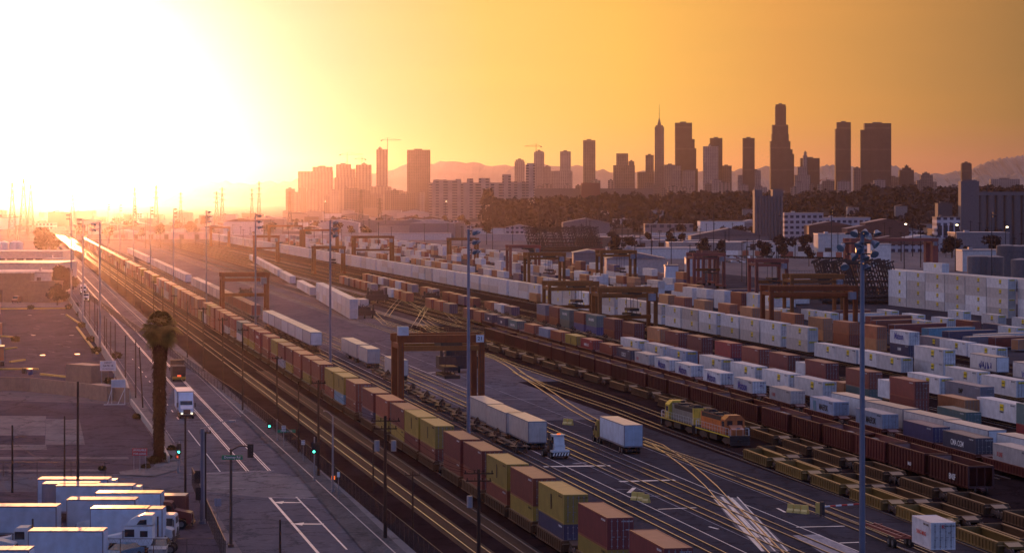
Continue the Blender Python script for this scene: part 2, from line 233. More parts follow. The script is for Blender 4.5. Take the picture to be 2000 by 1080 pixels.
# ------------------------------------------------------------------ the setting: ground, road, yard, tracks
def ground_mat(name, c1, c2, scale=.05, fine=.9, rough=.85, spec=.25, extra=None, detail=.12):
    m = D.materials.new(name); m.use_nodes = True; t = m.node_tree; b = t.nodes['Principled BSDF']; b.inputs['Roughness'].default_value = rough; b.inputs['Specular IOR Level'].default_value = spec
    tc = N(t, 'ShaderNodeTexCoord'); mp = N(t, 'ShaderNodeMapping'); mp.inputs['Rotation'].default_value = (0, 0, -ANG); mp.inputs['Scale'].default_value = (1, .12, 1); t.links.new(tc.outputs['Object'], mp.inputs[0])
    n = N(t, 'ShaderNodeTexNoise', ins={'Scale': scale*6, 'Detail': 6.0, 'Roughness': .62}); t.links.new(mp.outputs[0], n.inputs[0])
    n2 = N(t, 'ShaderNodeTexNoise', ins={'Scale': scale, 'Detail': 5.0}); t.links.new(tc.outputs['Object'], n2.inputs[0])
    n3 = N(t, 'ShaderNodeTexNoise', ins={'Scale': fine, 'Detail': 6.0, 'Roughness': .7}); t.links.new(tc.outputs['Object'], n3.inputs[0])
    a = N(t, 'ShaderNodeMath', operation='ADD'); t.links.new(n.outputs[0], a.inputs[0]); t.links.new(n2.outputs[0], a.inputs[1])
    r = ramp(t, [(.78, c1), (1.22, c2)], a.outputs[0]); r.color_ramp.elements[0].position = .36; r.color_ramp.elements[1].position = .64
    h = N(t, 'ShaderNodeMath', operation='MULTIPLY'); h.inputs[1].default_value = .5; t.links.new(a.outputs[0], h.inputs[0]); t.links.new(h.outputs[0], r.inputs[0])
    vo = N(t, 'ShaderNodeTexVoronoi', feature='DISTANCE_TO_EDGE'); vo.inputs['Scale'].default_value = .11; wp = N(t, 'ShaderNodeVectorMath', operation='MULTIPLY_ADD'); wp.inputs[1].default_value = (5, 5, 5); t.links.new(n3.outputs[1], wp.inputs[0]); t.links.new(tc.outputs['Object'], wp.inputs[2]); t.links.new(wp.outputs[0], vo.inputs['Vector'])
    cr = ramp(t, [(0, (.45, .45, .45)), (.018, (.55, .55, .55)), (.028, (1, 1, 1))], vo.outputs[0])
    n4 = N(t, 'ShaderNodeTexNoise', ins={'Scale': .35, 'Detail': 3.0, 'Roughness': .5}); t.links.new(tc.outputs['Object'], n4.inputs[0]); st = ramp(t, [(.30, (.55, .53, .55)), (.40, (1, 1, 1)), (.62, (1, 1, 1)), (.74, (1.35, 1.33, 1.35))], n4.outputs[0])
    q_ = N(t, 'ShaderNodeVectorMath', operation='MULTIPLY'); t.links.new(cr.outputs[0], q_.inputs[0]); t.links.new(st.outputs[0], q_.inputs[1]); q2 = N(t, 'ShaderNodeVectorMath', operation='MULTIPLY'); t.links.new(q_.outputs[0], q2.inputs[0]); t.links.new(r.outputs[0], q2.inputs[1]); r = q2
    d = N(t, 'ShaderNodeMapRange'); t.links.new(n3.outputs[0], d.inputs[0]); d.inputs[1].default_value = .25; d.inputs[2].default_value = .75; d.inputs[3].default_value = 1-detail*2; d.inputs[4].default_value = 1+detail*2
    s = N(t, 'ShaderNodeVectorMath', operation='SCALE'); t.links.new(r.outputs[0], s.inputs[0]); t.links.new(d.outputs[0], s.inputs['Scale']); pass
    rr = N(t, 'ShaderNodeMapRange'); t.links.new(n2.outputs[0], rr.inputs[0]); rr.inputs[1].default_value = .35; rr.inputs[2].default_value = .65; rr.inputs[3].default_value = rough-.10; rr.inputs[4].default_value = rough+.08; pass
    bn = N(t, 'ShaderNodeBump'); bn.inputs['Strength'].default_value = .35; bn.inputs['Distance'].default_value = .04; t.links.new(n3.outputs[0], bn.inputs['Height']); bn.inputs['Strength'].default_value = .12
    d_ = N(t, 'ShaderNodeBsdfDiffuse'); g_ = N(t, 'ShaderNodeBsdfGlossy'); mx = N(t, 'ShaderNodeMixShader'); mx.inputs[0].default_value = spec; g_.inputs['Roughness'].default_value = .55
    t.links.new(s.outputs[0], d_.inputs[0]); t.links.new(bn.outputs[0], d_.inputs['Normal']); t.links.new(bn.outputs[0], g_.inputs['Normal']); t.links.new(rr.outputs[0], g_.inputs['Roughness']); g_.inputs[0].default_value = (.8, .8, .85, 1)
    t.links.new(d_.outputs[0], mx.inputs[1]); t.links.new(g_.outputs[0], mx.inputs[2]); out = [n for n in t.nodes if n.type == 'OUTPUT_MATERIAL'][0]; t.links.new(mx.outputs[0], out.inputs[0]); t.nodes.remove(b)
    M[name] = m; return name
ground_mat('pale_sheen_pavement', (.070, .062, .080), (.13, .115, .14), .02, .5, .85, .03)  # pale pavement with the grazing sky sheen put into its colour
ground_mat('far_ground_soil', (.10, .082, .092), (.18, .15, .155), .01, .2, .95, .05)
ground_mat('yard_asphalt', (.022, .020, .030), (.056, .050, .066), .03, 1.0, .9, .02)
ground_mat('road_asphalt', (.066, .066, .088), (.115, .110, .135), .03, 1.2, .86, .03)
ground_mat('track_ballast', (.014, .009, .012), (.030, .021, .025), .05, 2.5, .95, 0, detail=.25)
ground_mat('verge_gravel', (.055, .055, .062), (.095, .092, .10), .08, 3.0, .95, .03, detail=.3)
ground_mat('walk_concrete', (.10, .095, .105), (.16, .15, .16), .06, 1.5, .85, .06)
ground_mat('lot_asphalt', (.052, .042, .058), (.09, .075, .098), .035, .8, .92, .02)
ground_mat('lot_concrete', (.12, .11, .12), (.18, .165, .175), .06, 1, .9, .03)
ground_mat('road_paint', (.52, .47, .42), (.70, .64, .58), .3, 2, .55, .5, detail=.2)
ground_mat('faded_paint', (.13, .12, .14), (.30, .28, .31), .3, 2, .8, .15, detail=.25)
struct(sheet('ground', [(-14000, -60), (14000, -60), (14000, 41000), (-14000, 41000)], 'far_ground_soil', 0))
strip('yard_pavement', 57, 330, -40, 2300, 'yard_asphalt', .004)
strip('road', 22.3, 36.9, 60, 3000, 'road_asphalt', .006)
strip('sidewalk', 37.0, 39.0, 60, 2500, 'walk_concrete', .12)
MB().box(36.85, 37.0, 60, 2500, 0, .13).obj('kerb', 'conc', None, (0, 0, 0), ANG)['kind'] = 'structure'
strip('railway_ground', 39.02, 56.98, 40, 2600, 'track_ballast', .008)
strip('track_ground', 104, 118, 100, 700, 'track_ballast', .012)
strip('well_track_ground', 95, 104, 100, 480, 'track_ballast', .010)
strip('storage_track_ground', 118, 208, 200, 2100, 'track_ballast', .008)
# verge of gravel between sidewalk and fence near the crossing, and the wedge of the cross street
sheet('gravel_verge', [G(478, 800), G(540, 840), G(770, 1060), G(900, 1180), G(800, 1180), G(560, 905), G(470, 815)], 'verge_gravel', .128)
sheet('cross_street', [G(-200, 925), G(230, 926), G(330, 915), G(372, 905), G(600, 930), G(560, 1000), G(380, 985), G(-200, 1000)], 'road_asphalt', .010)
sheet('crossing_patch', [G(372, 924), G(505, 918), G(610, 935), G(640, 972), G(520, 972), G(385, 958)], 'lot_concrete', .0135)
MB().add([G(372, 924), G(505, 918), G(610, 935), G(640, 972), G(520, 972), G(385, 958)], [(0, 1, 2, 3, 4, 5)])
sheet('vacant_lot', [G(-300, 772), G(245, 790), G(262, 800), G(330, 905), G(300, 925), G(-300, 925)], 'lot_asphalt', .011)
for pts in ([(0, 812), (90, 812), (88, 850), (-30, 850)], [(90, 818), (125, 818), (128, 868), (88, 868)], [(115, 820), (155, 818), (166, 868), (125, 868)], [(-40, 892), (250, 892), (252, 896), (-40, 897)], [(-40, 868), (90, 868), (92, 878), (-40, 878)], [(-40, 917), (195, 916), (197, 920), (-40, 921)]):
    sheet('pavement_patch', [G(*p) for p in pts], 'lot_concrete', .016 if pts[0][0] != 115 else .020)
sheet('corner_sidewalk', [G(236, 928), G(300, 931), G(345, 918), G(352, 900), G(327, 850), G(262, 765), G(246, 765), G(318, 880), G(300, 912), G(232, 922)], 'walk_concrete', .10)
sheet('depot_yard', [G(-300, 600), G(140, 600), G(245, 745), G(240, 756), G(-300, 756)], 'lot_asphalt', .013)
sheet('truck_lot', [G(-300, 960), G(378, 960), G(436, 1090), G(460, 1180), G(-300, 1180)], 'lot_asphalt', .015)
def paint_line(p, q, w, z=.018, mt='road_paint', name='road_marking'):
    a, b = G(*p), G(*q); d = (b-a).normalized(); n = Vector((d.y, -d.x, 0))*w/2
    return sheet(name, [a-n, a+n, b+n, b-n], mt, z)
def tline(t, s0, s1, w=.15, mt='road_paint', z=.018): return strip('road_marking', t-w/2, t+w/2, s0, s1, mt, z)
sI = s_of(G(529, 919).y, 32); sJ = s_of(G(524, 971).y, 30)
for t in (32.35, 32.65): tline(t, sI, 2300)
for t in (29.55, 29.85): tline(t, sI, 2300)
tline(26.2, sI, sI+60); tline(29.6, 60, sJ, .32); tline(32.7, sJ-46, sJ, .2); tline(32.7, 120, sJ-62, .2)
for k in range(12): tline(26.0, sI+80+k*14, sI+84+k*14, .15)
tline(36.2, sI, 2200, .10, 'faded_paint'); tline(22.9, sI+40, 2200, .10, 'faded_paint')
paint_line((370, 926), (536, 919), .5, .019, 'faded_paint'); paint_line((524, 971), (650, 974), .45, .019, 'faded_paint'); paint_line((376, 952), (500, 954), .3, .019, 'faded_paint')
for x, y in ((563, 981), (603, 1023)):                                # turn arrows
    a = G(x, y); sheet('turn_arrow_marking', [a+Vector((1.6, -.4, 0)), a+Vector((1.6, .4, 0)), a+Vector((-.6, .5, 0)), a+Vector((-.6, 1.4, 0)), a+Vector((-1.8, .2, 0)), a+Vector((-.6, -1.2, 0)), a+Vector((-.6, -.3, 0))], 'road_paint', .0175)
# yard markings
paint_line((1062, 911), (1192, 909), 1.2, .02); paint_line((1210, 940), (1318, 937), 1.1, .02); paint_line((1285, 994), (1360, 991), .5, .02); paint_line((1555, 1029), (1650, 1027), .5, .02); paint_line((1640, 1060), (1690, 1058), .5, .02)
paint_line((838, 728), (870, 726), 1.2, .02); paint_line((955, 780), (1060, 779), .4, .02, 'faded_paint'); paint_line((1228, 962), (1239, 952), .5, .021); paint_line((1205, 955), (1265, 957), .25, .02, 'faded_paint'); paint_line((1240, 969), (1305, 968), .4, .02, 'faded_paint'); paint_line((1120, 905), (1150, 903), .8, .021, 'faded_paint')
paint_line((1118, 917), (1118.5, 917.6), .3, .02); paint_line((1385, 1028), (1403, 1033), .3, .02); paint_line((1518, 992), (1534, 1000), .3, .02)
sheet('bare_concrete_patch', [G(1548, 1045), G(1600, 1043), G(1680, 1080), G(1700, 1100), G(1640, 1100)], 'faded_paint', .0165)
for t, mt, z in ((70.9, 'road_paint', .018), (82.1, 'road_paint', .018), (74.0, 'faded_paint', .018), (87.2, 'faded_paint', .018), (63.0, 'faded_paint', .018)):
    tline(t, 180, 620, .14, mt, z)
for t0, s0 in ((96, 700), (128, 900), (150, 1300), (112, 560)): tline(t0, s0, s0+500, 3.0, 'lot_concrete', .012)
strip('pale_sheen_pavement', 71.5, 106, 395, 2250, 'pale_sheen_pavement', .0085); strip('pale_sheen_pavement', 58.5, 64.5, 300, 1800, 'pale_sheen_pavement', .0085)  # paler strips, sheen of the distant pavement painted in
# ---- tracks
def track(pts, label, gauge=1.435, ties=None, bed=True, z=.02):
    e = empty('railway_track', pts[0], 0, label, 'railway track', 'tracks of the freight yard'); o0 = Vector(pts[0])
    fine = [pts[0]]
    for a, b in zip(pts, pts[1:]):
        n = max(1, int((b-a).length/60)); fine += [a.lerp(b, (k+1)/n) for k in range(n)]
    nor = []
    for k in range(len(fine)):
        d = (fine[min(k+1, len(fine)-1)]-fine[max(k-1, 0)]).normalized(); nor.append(Vector((d.y, -d.x, 0)))
    for sd in (-1, 1):
        vs = []; fs = []; ms = []
        for p, n in zip(fine, nor):
            c = p - o0 + n*sd*gauge/2
            vs += [c-n*.045+Vector((0, 0, z)), c-n*.05+Vector((0, 0, z+.13)), c+n*.05+Vector((0, 0, z+.13)), c+n*.045+Vector((0, 0, z))]
        for k in range(len(fine)-1):
            for j in range(3): fs.append((4*k+j, 4*k+j+1, 4*k+j+5, 4*k+j+4)); ms.append(0 if j == 1 else 1)
        b = MB(); b.v = [tuple(v) for v in vs]; b.f = fs; b.m = ms; b.obj('rail', ['rail', 'railside'], e)
    if ties:
        b = MB(); L = 0
        for a, c in zip(pts, pts[1:]):
            d = (c-a); n = Vector((d.y, -d.x, 0)).normalized(); k = 0.0
            while k < d.length and L+k < ties:
                p = a - o0 + d.normalized()*k; b.bar(p-n*1.3+Vector((0, 0, .0)), p+n*1.3+Vector((0, 0, .0)), .23, .05); k += .62
            L += d.length
        o = b.obj('sleeper_bed', 'sleeper', e); o.location.z = .02
    return e
def ttrack(t, s0, s1, label, ties=None): return track([ST(s0, t), ST(s1, t)], label, ties=ties)
def ptrack(pl, label, ties=None): return track([G(*p) for p in pl], label, ties=ties)
far1 = [ST(100, 45.35), ST(1640, 45.35), ST(1700, 47.2), ST(1800, 46), ST(1900, 43.5), ST(2050, 44.6), ST(2600, 45)]
track(far1, 'main line track closest to the road, rails shining gold in the sun', ties=420)
track([ST(100, 49.95), ST(1640, 49.95), ST(1720, 51.5), ST(1850, 48.5), ST(2600, 49.5)], 'second main line track, between the road-side track and the container train', ties=420)
ttrack(53.9, 100, 2400, 'track under the double-stacked container train beside the main lines')
ttrack(68.0, 120, 1900, 'track let into the yard pavement under the orange gantry crane')
ttrack(75.5, 150, 900, 'yard track beside the crane leg passing the white yard tractor')
ttrack(79.4, 150, 900, 'yard track passing under the wheels of the white box trailer truck')
for k, (t, s0) in enumerate(((121, 300), (125.2, 210), (130, 210), (136, 230), (142, 240), (150, 300), (158.5, 260), (172, 260), (177, 300), (189, 300), (195.5, 300), (203, 300))):
    ttrack(t, s0, 2100, 'storage track, %s of the dozen crossing the yard beyond the hopper wagons' % nth(k+1))
up = [(949.5, 693), (978, 702), (996, 711), (1008, 718.5), (1032, 736.5), (1057, 751.5), (1086, 771), (1110, 787.5), (1134, 802.5), (1170, 822), (1215, 840), (1257.5, 856), (1295, 870), (1322, 887.5), (1350, 907.5), (1375, 927.5), (1400, 950), (1430, 982.5), (1450, 1000), (1475, 1022.5), (1500, 1050), (1530, 1080), (1560, 1115)]
pl = []
for x, y in up:
    p = G(x, y); pl.append(p)
cen = []
for k, p in enumerate(pl):
    d = (pl[min(k+1, len(pl)-1)]-pl[max(k-1, 0)]).normalized(); n = Vector((d.y, -d.x, 0)); cen.append(p + n*.72)
far_ = [G(850, 660)+n*.7, G(905, 679)+n*.7]
track(far_ + cen, 'curved track crossing the pavement diagonally through the pale crossing panels')
ptrack([(905, 676), (1005, 712.5), (1200, 779), (1290, 812), (1330, 828)], 'bare track curving along the foot of the ochre well wagons')
ptrack([(1008, 727), (1057, 751.5), (1200, 801), (1300, 840), (1420, 884), (1560, 936), (1760, 1010), (1990, 1100)], 'track joining the curve and running under both locomotives')
ptrack([(1250, 862), (1300, 880), (1500, 950), (1774, 1056), (1900, 1105)], 'track parallel to the yellow well wagons on open pavement', )
ptrack([(1263, 868), (1500, 961), (1700, 1041), (1880, 1118)], 'thin track beside the yellow barriers on open pavement')
# far switch fan
for k, q in enumerate(([(716, 598), (752, 634), (790, 645), (833, 655)], [(755, 618), (768, 600), (783, 583), (778, 578)], [(783, 583), (826, 607), (820, 622), (808, 640)], [(808, 640), (822, 618), (836, 596), (842, 590)], [(836, 596), (868, 607), (884, 622), (897, 632)], [(848, 592), (884, 602), (900, 606)], [(832, 618), (850, 628), (897, 639)], [(829, 626), (845, 637), (862, 642)], [(825, 634), (838, 645), (852, 650)])):
    ptrack(q, 'shining curved rails of the switch fan, %s branch from the west' % nth(k+1))
for k, t in enumerate((98, 105, 111)): ttrack(t, 560, 2000, 'worn track in the open middle of the yard, %s from the crane' % nth(k+1))
pan = sheet('level_crossing_surface', [G(1388, 966), G(1441, 972), G(1545, 1075), G(1490, 1078), G(1437, 1030)], 'walk_concrete', .022); tag(pan, None, None)
for j in range(9): paint_line((1391+j*6.1, 968+(j*7) % 5*2), (1490+j*6.0-(j*5) % 4*9, 1076-(j*5) % 4*9), .16 if j % 3 else .34, .026+j*.0004)
# ------------------------------------------------------------------ containers
RND = random.Random(11)
CNAME = {'brown': 'brown', 'maroon': 'dark maroon', 'rust': 'rust-red', 'orange': 'orange', 'tan': 'tan', 'red': 'bright red', 'yellow': 'yellow', 'navy': 'navy blue', 'blue': 'deep blue', 'green': 'grey-green', 'grey': 'grey',
         'dark': 'charcoal', 'white': 'white', 'beige': 'beige', 'sky': 'pale blue', 'skyblue': 'bright light blue', 'purple': 'violet-blue'}
_cm = {}
def cont_mesh(L, H, part, fine):
    key = (round(L, 1), round(H, 2), part, fine)
    if key in _cm: return _cm[key]
    b = MB(); w = 2.44; p = .28 if L < 13 else .40; dp = .036 if L < 13 else .022
    if part in ('body', 'whole'):
        if fine:
            b.corr((.02, 0, .16), (0, 1, 0), (-1, 0, 0), L, H-.28, p, dp); b.corr((w-.02, L, .16), (0, -1, 0), (1, 0, 0), L, H-.28, p, dp); b.corr((w, L-.02, .16), (-1, 0, 0), (0, 1, 0), w, H-.28, p, dp)
            n = int(L/.5); pr = []
            for k in range(n): pr += [(k*L/n, H-.05), (k*L/n+.2*L/n, H-.03), (k*L/n+.8*L/n, H-.03)]
            pr.append((L, H-.05)); vs = [(x, y, z) for x in (.03, w-.03) for y, z in pr]; c = len(pr); b.add(vs, [(k, c+k, c+k+1, k+1) for k in range(c-1)])
        else:
            b.box(.02, w-.02, .02, L-.02, .14, H-.04)
        for x in (0, w-.11):
            b.box(x, x+.11, .1, L-.1, 0, .16); b.box(x, x+.11, .1, L-.1, H-.12, H)
            for y in (0, L-.16): b.box(x-.004, x+.114, y, y+.16, -.0, H+.004)
        for y in (0.01, L-.13): b.box(.11, w-.11, y, y+.12, 0, .15); b.box(.11, w-.11, y, y+.12, H-.14, H-.002)
        if L > 13:
            for y in (L/2-6.1, L/2+5.95): b.box(-.006, .12, y, y+.16, 0, H); b.box(w-.12, w+.006, y, y+.16, 0, H)
        b.box(.05, w-.05, .05, L-.05, .06, .12)
    if part in ('door', 'whole'):
        b.box(.11, w/2-.01, .03, .08, .15, H-.14); b.box(w/2+.01, w-.11, .03, .08, .15, H-.14)
        for x in (.42, .95, w-.95, w-.42): b.tube((x, -.02, .12), (x, -.02, H-.12), .028, n=5, m=1)
        if fine:
            for x in (.42, .95, w-.95, w-.42):
                b.box(x-.02, x+.28, -.05, -.02, 1.15, 1.20, 1)
                for z in (.3, .9, 1.7, H-.35): b.box(x-.07, x+.07, -.06, .03, z, z+.07, 1)
            for z in (.75, 1.45, 2.1): b.box(.12, w/2-.02, .022, .03, z, z+.04); b.box(w/2+.02, w-.12, .022, .03, z, z+.04)
    _cm[key] = b.mesh('container_'+part, 1 if part == 'body' else 2); return _cm[key]
_box = {}
def cbox(w, h, mt, d=.012):
    if (w, h, mt) not in _box: _box[w, h, mt] = MB().box(-d, 0, -w/2, w/2, -h/2, h/2).mesh('panel', mt)
    return _box[w, h, mt]
CONT = []                                                    # every container: collected, then the 290 that show largest become objects
def cont(p, rz, L, H, col, label, logo=None, sc=None, keep=False):
    p = Vector(p); y = p.y; s = FPX/max(y, 60)
    x = CX + p.x*s
    if not -60 < x < 2060: return
    CONT.append(dict(p=p, rz=rz, L=L, H=H, c=col, label=label, logo=logo, s=s*(1.5 if keep else 1)))
def build_container(c, fine, parts):
    if not parts:
        o = inst(cont_mesh(c['L'], c['H'], 'whole', False), 'shipping_container', [c['c'], 'poleg'], None, c['p'], c['rz']); tag(o, c['label'], 'container', 'shipping containers of the freight yard')
        e = o
    else:
        e = empty('shipping_container', c['p'], c['rz'], c['label'], 'container', 'shipping containers of the freight yard')
        inst(cont_mesh(c['L'], c['H'], 'body', fine), 'body', [c['c']], e); inst(cont_mesh(c['L'], c['H'], 'door', fine), 'door', [c['c'], 'poleg'], e)
    L, H, lg = c['L'], c['H'], c['logo']
    if parts and c['s'] > 13:
        tm = 'whitet' if c['c'] not in ('white', 'beige', 'sky', 'yellow') else 'black'; idn = ''.join(RND.choice('ABCDGHKLMNRST') for _ in range(3)) + 'U ' + str(RND.randint(200, 899)) + ' ' + str(RND.randint(100, 999))
        lettering(idn, .26, tm, e, (-.03, 1.5, H-.34), 'x', name='number'); lettering(idn, .17, tm, e, (1.85, -.04, H-.34), 'y', name='number'); lettering(str(RND.randint(20000, 39999)), .12, tm, e, (1.85, -.04, H*.62), 'y', name='number')
    if not lg or c['s'] < 5.5: return e
    if lg == 'jb':
        o = inst(cbox(1.5, 1.0, 'yel'), 'logo_panel', None, e, (-.025, L*.36, H*.70))
        if parts:
            lettering('J.B.HUNT', .36, 'black', e, (-.045, L*.36, H*.70), 'x', .85); lettering('INTERMODAL', .34, 'black', e, (-.03, L*.36, H*.46), 'x', .75)
            o = inst(cbox(1.7, .34, 'yel'), 'door_logo_panel', None, e, (1.22, -.02, H-.42), ); o.rotation_euler.z = rad(90)
            lettering('J.B.HUNT', .26, 'black', e, (1.22, -.045, H-.42), 'y')
        return e
    a = {'matson': ('Matson', 2.0, 'bluet', L*.52, .98), 'maersk': ('MAERSK', 1.25, 'black', L*.42, .98), 'cosco': ('COSCO', 1.1, 'whitet', L*.5, 1.0), 'cma': ('CMA CGM', 1.05, 'whitet', L*.55, 1.0), 'msc': ('msc', .7, 'bluet', L*.75, 1.),
         'china': ('CHINA SHIPPING', .9, 'whitet', L*.5, .9), 'hsud': ('HAMBURG SUD', .8, 'whitet', L*.5, .9), 'hmm': ('HMM', 1.0, 'whitet', L*.5, 1.), 'stripe': None, 'k': ('K LINE', .8, 'redt', L*.8, .8), 'emp': ('EMP', 1.1, 'black', L*.55, 1.)}[lg]
    if lg == 'stripe': inst(cbox(.45, 1.5, 'black'), 'logo_panel', None, e, (-.025, L*.48, H*.55)); return e
    if lg == 'maersk': inst(cbox(1.5, 1.7, 'skyblue'), 'logo_panel', None, e, (-.025, L*.80, H*.55))
    if lg == 'cma':
        lettering('THE FRENCH LINE', .35, 'whitet', e, (-.03, L*.30, H*.25), 'x')
    lettering(a[0], a[1], a[2], e, (-.03, a[3], H*.56), 'x', a[4])
    if lg == 'matson': lettering('45', .5, 'bluet', e, (1.55, -.05, H*.72), 'y')
    return e
class Row:
    def __init__(s, a, b, h):                                # the line of the containers' upper left edges, from two sighted points at height h
        s.h = h; s.p = G(*a, h); q = G(*b, h); s.d = (q-s.p).normalized()
        if s.d.y < 0: s.d = -s.d
        s.rz = math.atan2(-s.d.x, s.d.y)
    def at(s, px, z=0):
        k = (px-CX)/FPX; t = (k*s.p.y - s.p.x)/(s.d.x - k*s.d.y); q = s.p + s.d*t; q.z = z; return q
HC, ST_ = 2.9, 2.59
def pick(w): return RND.choices([a for a, _ in w], [b for _, b in w])[0]
# ---- wheels, bogies, wagons
def bogie(b, y, w=1.5, m=0):
    for sx in (-.78, .78): b.prism([(y-1.3, .42), (y-.9, .62), (y-.35, .72), (y+.35, .72), (y+.9, .62), (y+1.3, .42), (y+.6, .34), (y-.6, .34)], sx-.06+0, sx+.06, m)
    for dy in (-.88, .88):
        for sx in (-.72, .72): b.tube((sx-.06, y+dy, .42), (sx+.06, y+dy, .42), .42, n=12, m=m)
        b.tube((-.75, y+dy, .42), (.75, y+dy, .42), .08, n=6, m=m)
_wg = {}
def bogie_mesh():
    if 'b' not in _wg: b = MB(); bogie(b, 0); _wg['b'] = b.mesh('bogie', 'iron')
    return _wg['b']
def wagon(kind, p, rz, L, label, col='well', cat='well wagon', group=None):
    """p: centre of the near end on the rail; local y runs away along the track."""
    key = (kind, round(L, 1))
    if key not in _wg:
        b = MB()
        if kind == 'well':
            w = 1.42; wl = L-3.0; y0 = 1.5
            for sx in (-1, 1):
                xa, xb = sorted((sx*w, sx*(w-.14)))
                b.box(xa, xb, y0, y0+wl, .30, 1.25); b.box(min(sx*w, sx*(w-.34)), max(sx*w, sx*(w-.34)), y0-.1, y0+wl+.1, 1.25, 1.38); b.box(*sorted((sx*(w+.10), sx*(w-.2))), y0, y0+wl, .22, .34)
                for k in range(int(wl/.95)+1): y = y0+.05+k*(wl-.2)/int(wl/.95); b.box(*sorted((sx*w, sx*(w+.09))), y, y+.09, .34, 1.25)
            for k in range(5): y = y0+.4+k*(wl-.8)/4; b.box(-w+.1, w-.1, y-.12, y+.12, .24, .36)
            for y, d in ((y0, -1), (y0+wl, 1)):
                b.box(-w+.14, w-.14, y-.08, y+.08, .3, 1.42); b.prism([(y, .95), (y, 1.38), (y+d*1.5, 1.1), (y+d*1.5, .85)] if d < 0 else [(y, .95), (y+d*1.5, .85), (y+d*1.5, 1.1), (y, 1.38)], -.75, .75)
                b.box(-w, w, y+d*.35-.25, y+d*.35+.25, 1.0, 1.1)
        elif kind == 'spine':
            b.box(-.35, .35, .3, L-.3, .55, .98)
            for y in (1.2, L*.36, L*.64, L-1.2): b.box(-1.3, 1.3, y-.22, y+.22, .8, 1.0)
            for y in (1.0, L-1.0): b.box(-1.25, 1.25, y-.9, y+.9, .99, 1.07); b.box(-.3, .3, y-.3, y+.3, 1.07, 1.5); b.bar((-.5, y+.7, 1.07), (.0, y, 1.9), .12); b.bar((.5, y+.7, 1.07), (0, y, 1.9), .12)
            b.box(-1.3, -1.05, L*.3, L*.7, .82, .92); b.box(1.05, 1.3, L*.3, L*.7, .82, .92)
        elif kind == 'gondola':
            w = 1.5; h0, h1 = .95, 3.35
            for sx in (-1, 1):
                xa, xb = sorted((sx*w, sx*(w-.06))); b.box(xa, xb, .5, L-.5, h0, h1); b.box(*sorted((sx*(w+.06), sx*(w-.10))), .5, L-.5, h1-.02, h1+.14); b.box(*sorted((sx*(w+.05), sx*(w-.1))), .5, L-.5, h0-.12, h0+.12)
                n = 12
                for k in range(n+1): y = .55+k*(L-1.1)/n; b.box(*sorted((sx*w, sx*(w+.13))), y-.05, y+.05, h0, h1)
            for y, d in ((.5, 1), (L-.5, -1)):
                b.add([(-w, y, h1), (w, y, h1), (w, y+d*1.4, h0), (-w, y+d*1.4, h0), (-w, y+d*.06, h1), (w, y+d*.06, h1), (w, y+d*1.5, h0), (-w, y+d*1.5, h0)], [(0, 1, 2, 3), (7, 6, 5, 4)]); b.box(-w, w, y-.05, y+.08, h1-.1, h1+.13); b.box(-w, w, y-.04, y+.1, .82, 1.05)
                for x in (-w+.05, -.5, .5, w-.05): b.bar((x, y+.05, 1.0), (x, y+.05, h1), .09)
            b.box(-w, w, .6, L-.6, .78, h0); b.box(-.3, .3, -.3, L+.3, .6, .85)
            for k in range(4): y = 2.6+k*(L-5.2)/3; b.add([(-1.2, y-1, h0), (1.2, y-1, h0), (1.2, y+1, h0), (-1.2, y+1, h0), (-.5, y-.4, .35), (.5, y-.4, .35), (.5, y+.4, .35), (-.5, y+.4, .35)], [(0, 1, 5, 4), (1, 2, 6, 5), (2, 3, 7, 6), (3, 0, 4, 7), (4, 5, 6, 7)])
        _wg[key] = b.mesh({'well': 'well', 'spine': 'deck', 'gondola': 'hopper_body'}[kind])
    nm = {'well': 'well_wagon', 'spine': 'spine_wagon', 'gondola': 'hopper_wagon'}[kind]
    e = empty(nm, p, rz, label, cat, group or 'empty wagons standing in the yard')
    inst(_wg[key], {'well': 'frame', 'spine': 'deck', 'gondola': 'hopper_body'}[kind], [col], e)
    for y in ((.0 if kind == 'well' else 1.6 if kind == 'gondola' else 1.0), L-(.0 if kind == 'well' else 1.6 if kind == 'gondola' else 1.0)): inst(bogie_mesh(), 'bogie', None, e, (0, y, .16))
    return e
ORD_ = lambda k: nth(k+1)
# train beside the road: (near edge px, upper colour, lower colour, upper logo)
T1 = [(1297, 'maroon', 'brown', None), (1186, 'maroon', 'yellow', None), (1101, 'yellow', 'navy', 'stripe'), (1041, 'brown', 'yellow', None), (990, 'yellow', 'brown', 'stripe'), (941, 'maroon', 'brown', None), (899, 'maroon', 'brown', None),
      (850, 'yellow', 'brown', 'stripe'), (817, 'yellow', 'maroon', 'stripe'), (789, 'brown', 'yellow', None), (757, 'rust', 'yellow', None), (729, 'maroon', 'navy', None), (695, 'rust', 'brown', None), (671, 'yellow', 'skyblue', 'stripe'), (651, 'yellow', 'brown', None),
      (624, 'brown', 'brown', None), (606, 'brown', 'yellow', None), (587, 'rust', 'maroon', None), (571, 'brown', 'yellow', None), (555, 'maroon', 'sky', None), (541, 'yellow', 'brown', None), (524, 'rust', 'brown', None), (508, 'red', 'rust', 'hsud'), (496, 'rust', 'yellow', None), (483, 'rust', 'yellow', None), (471, 'green', 'beige', None), (458, 'rust', 'tan', None), (446, 'brown', 'beige', None)]
r1 = Row((1186, 1013), (941, 882), 5.85)
k = 0
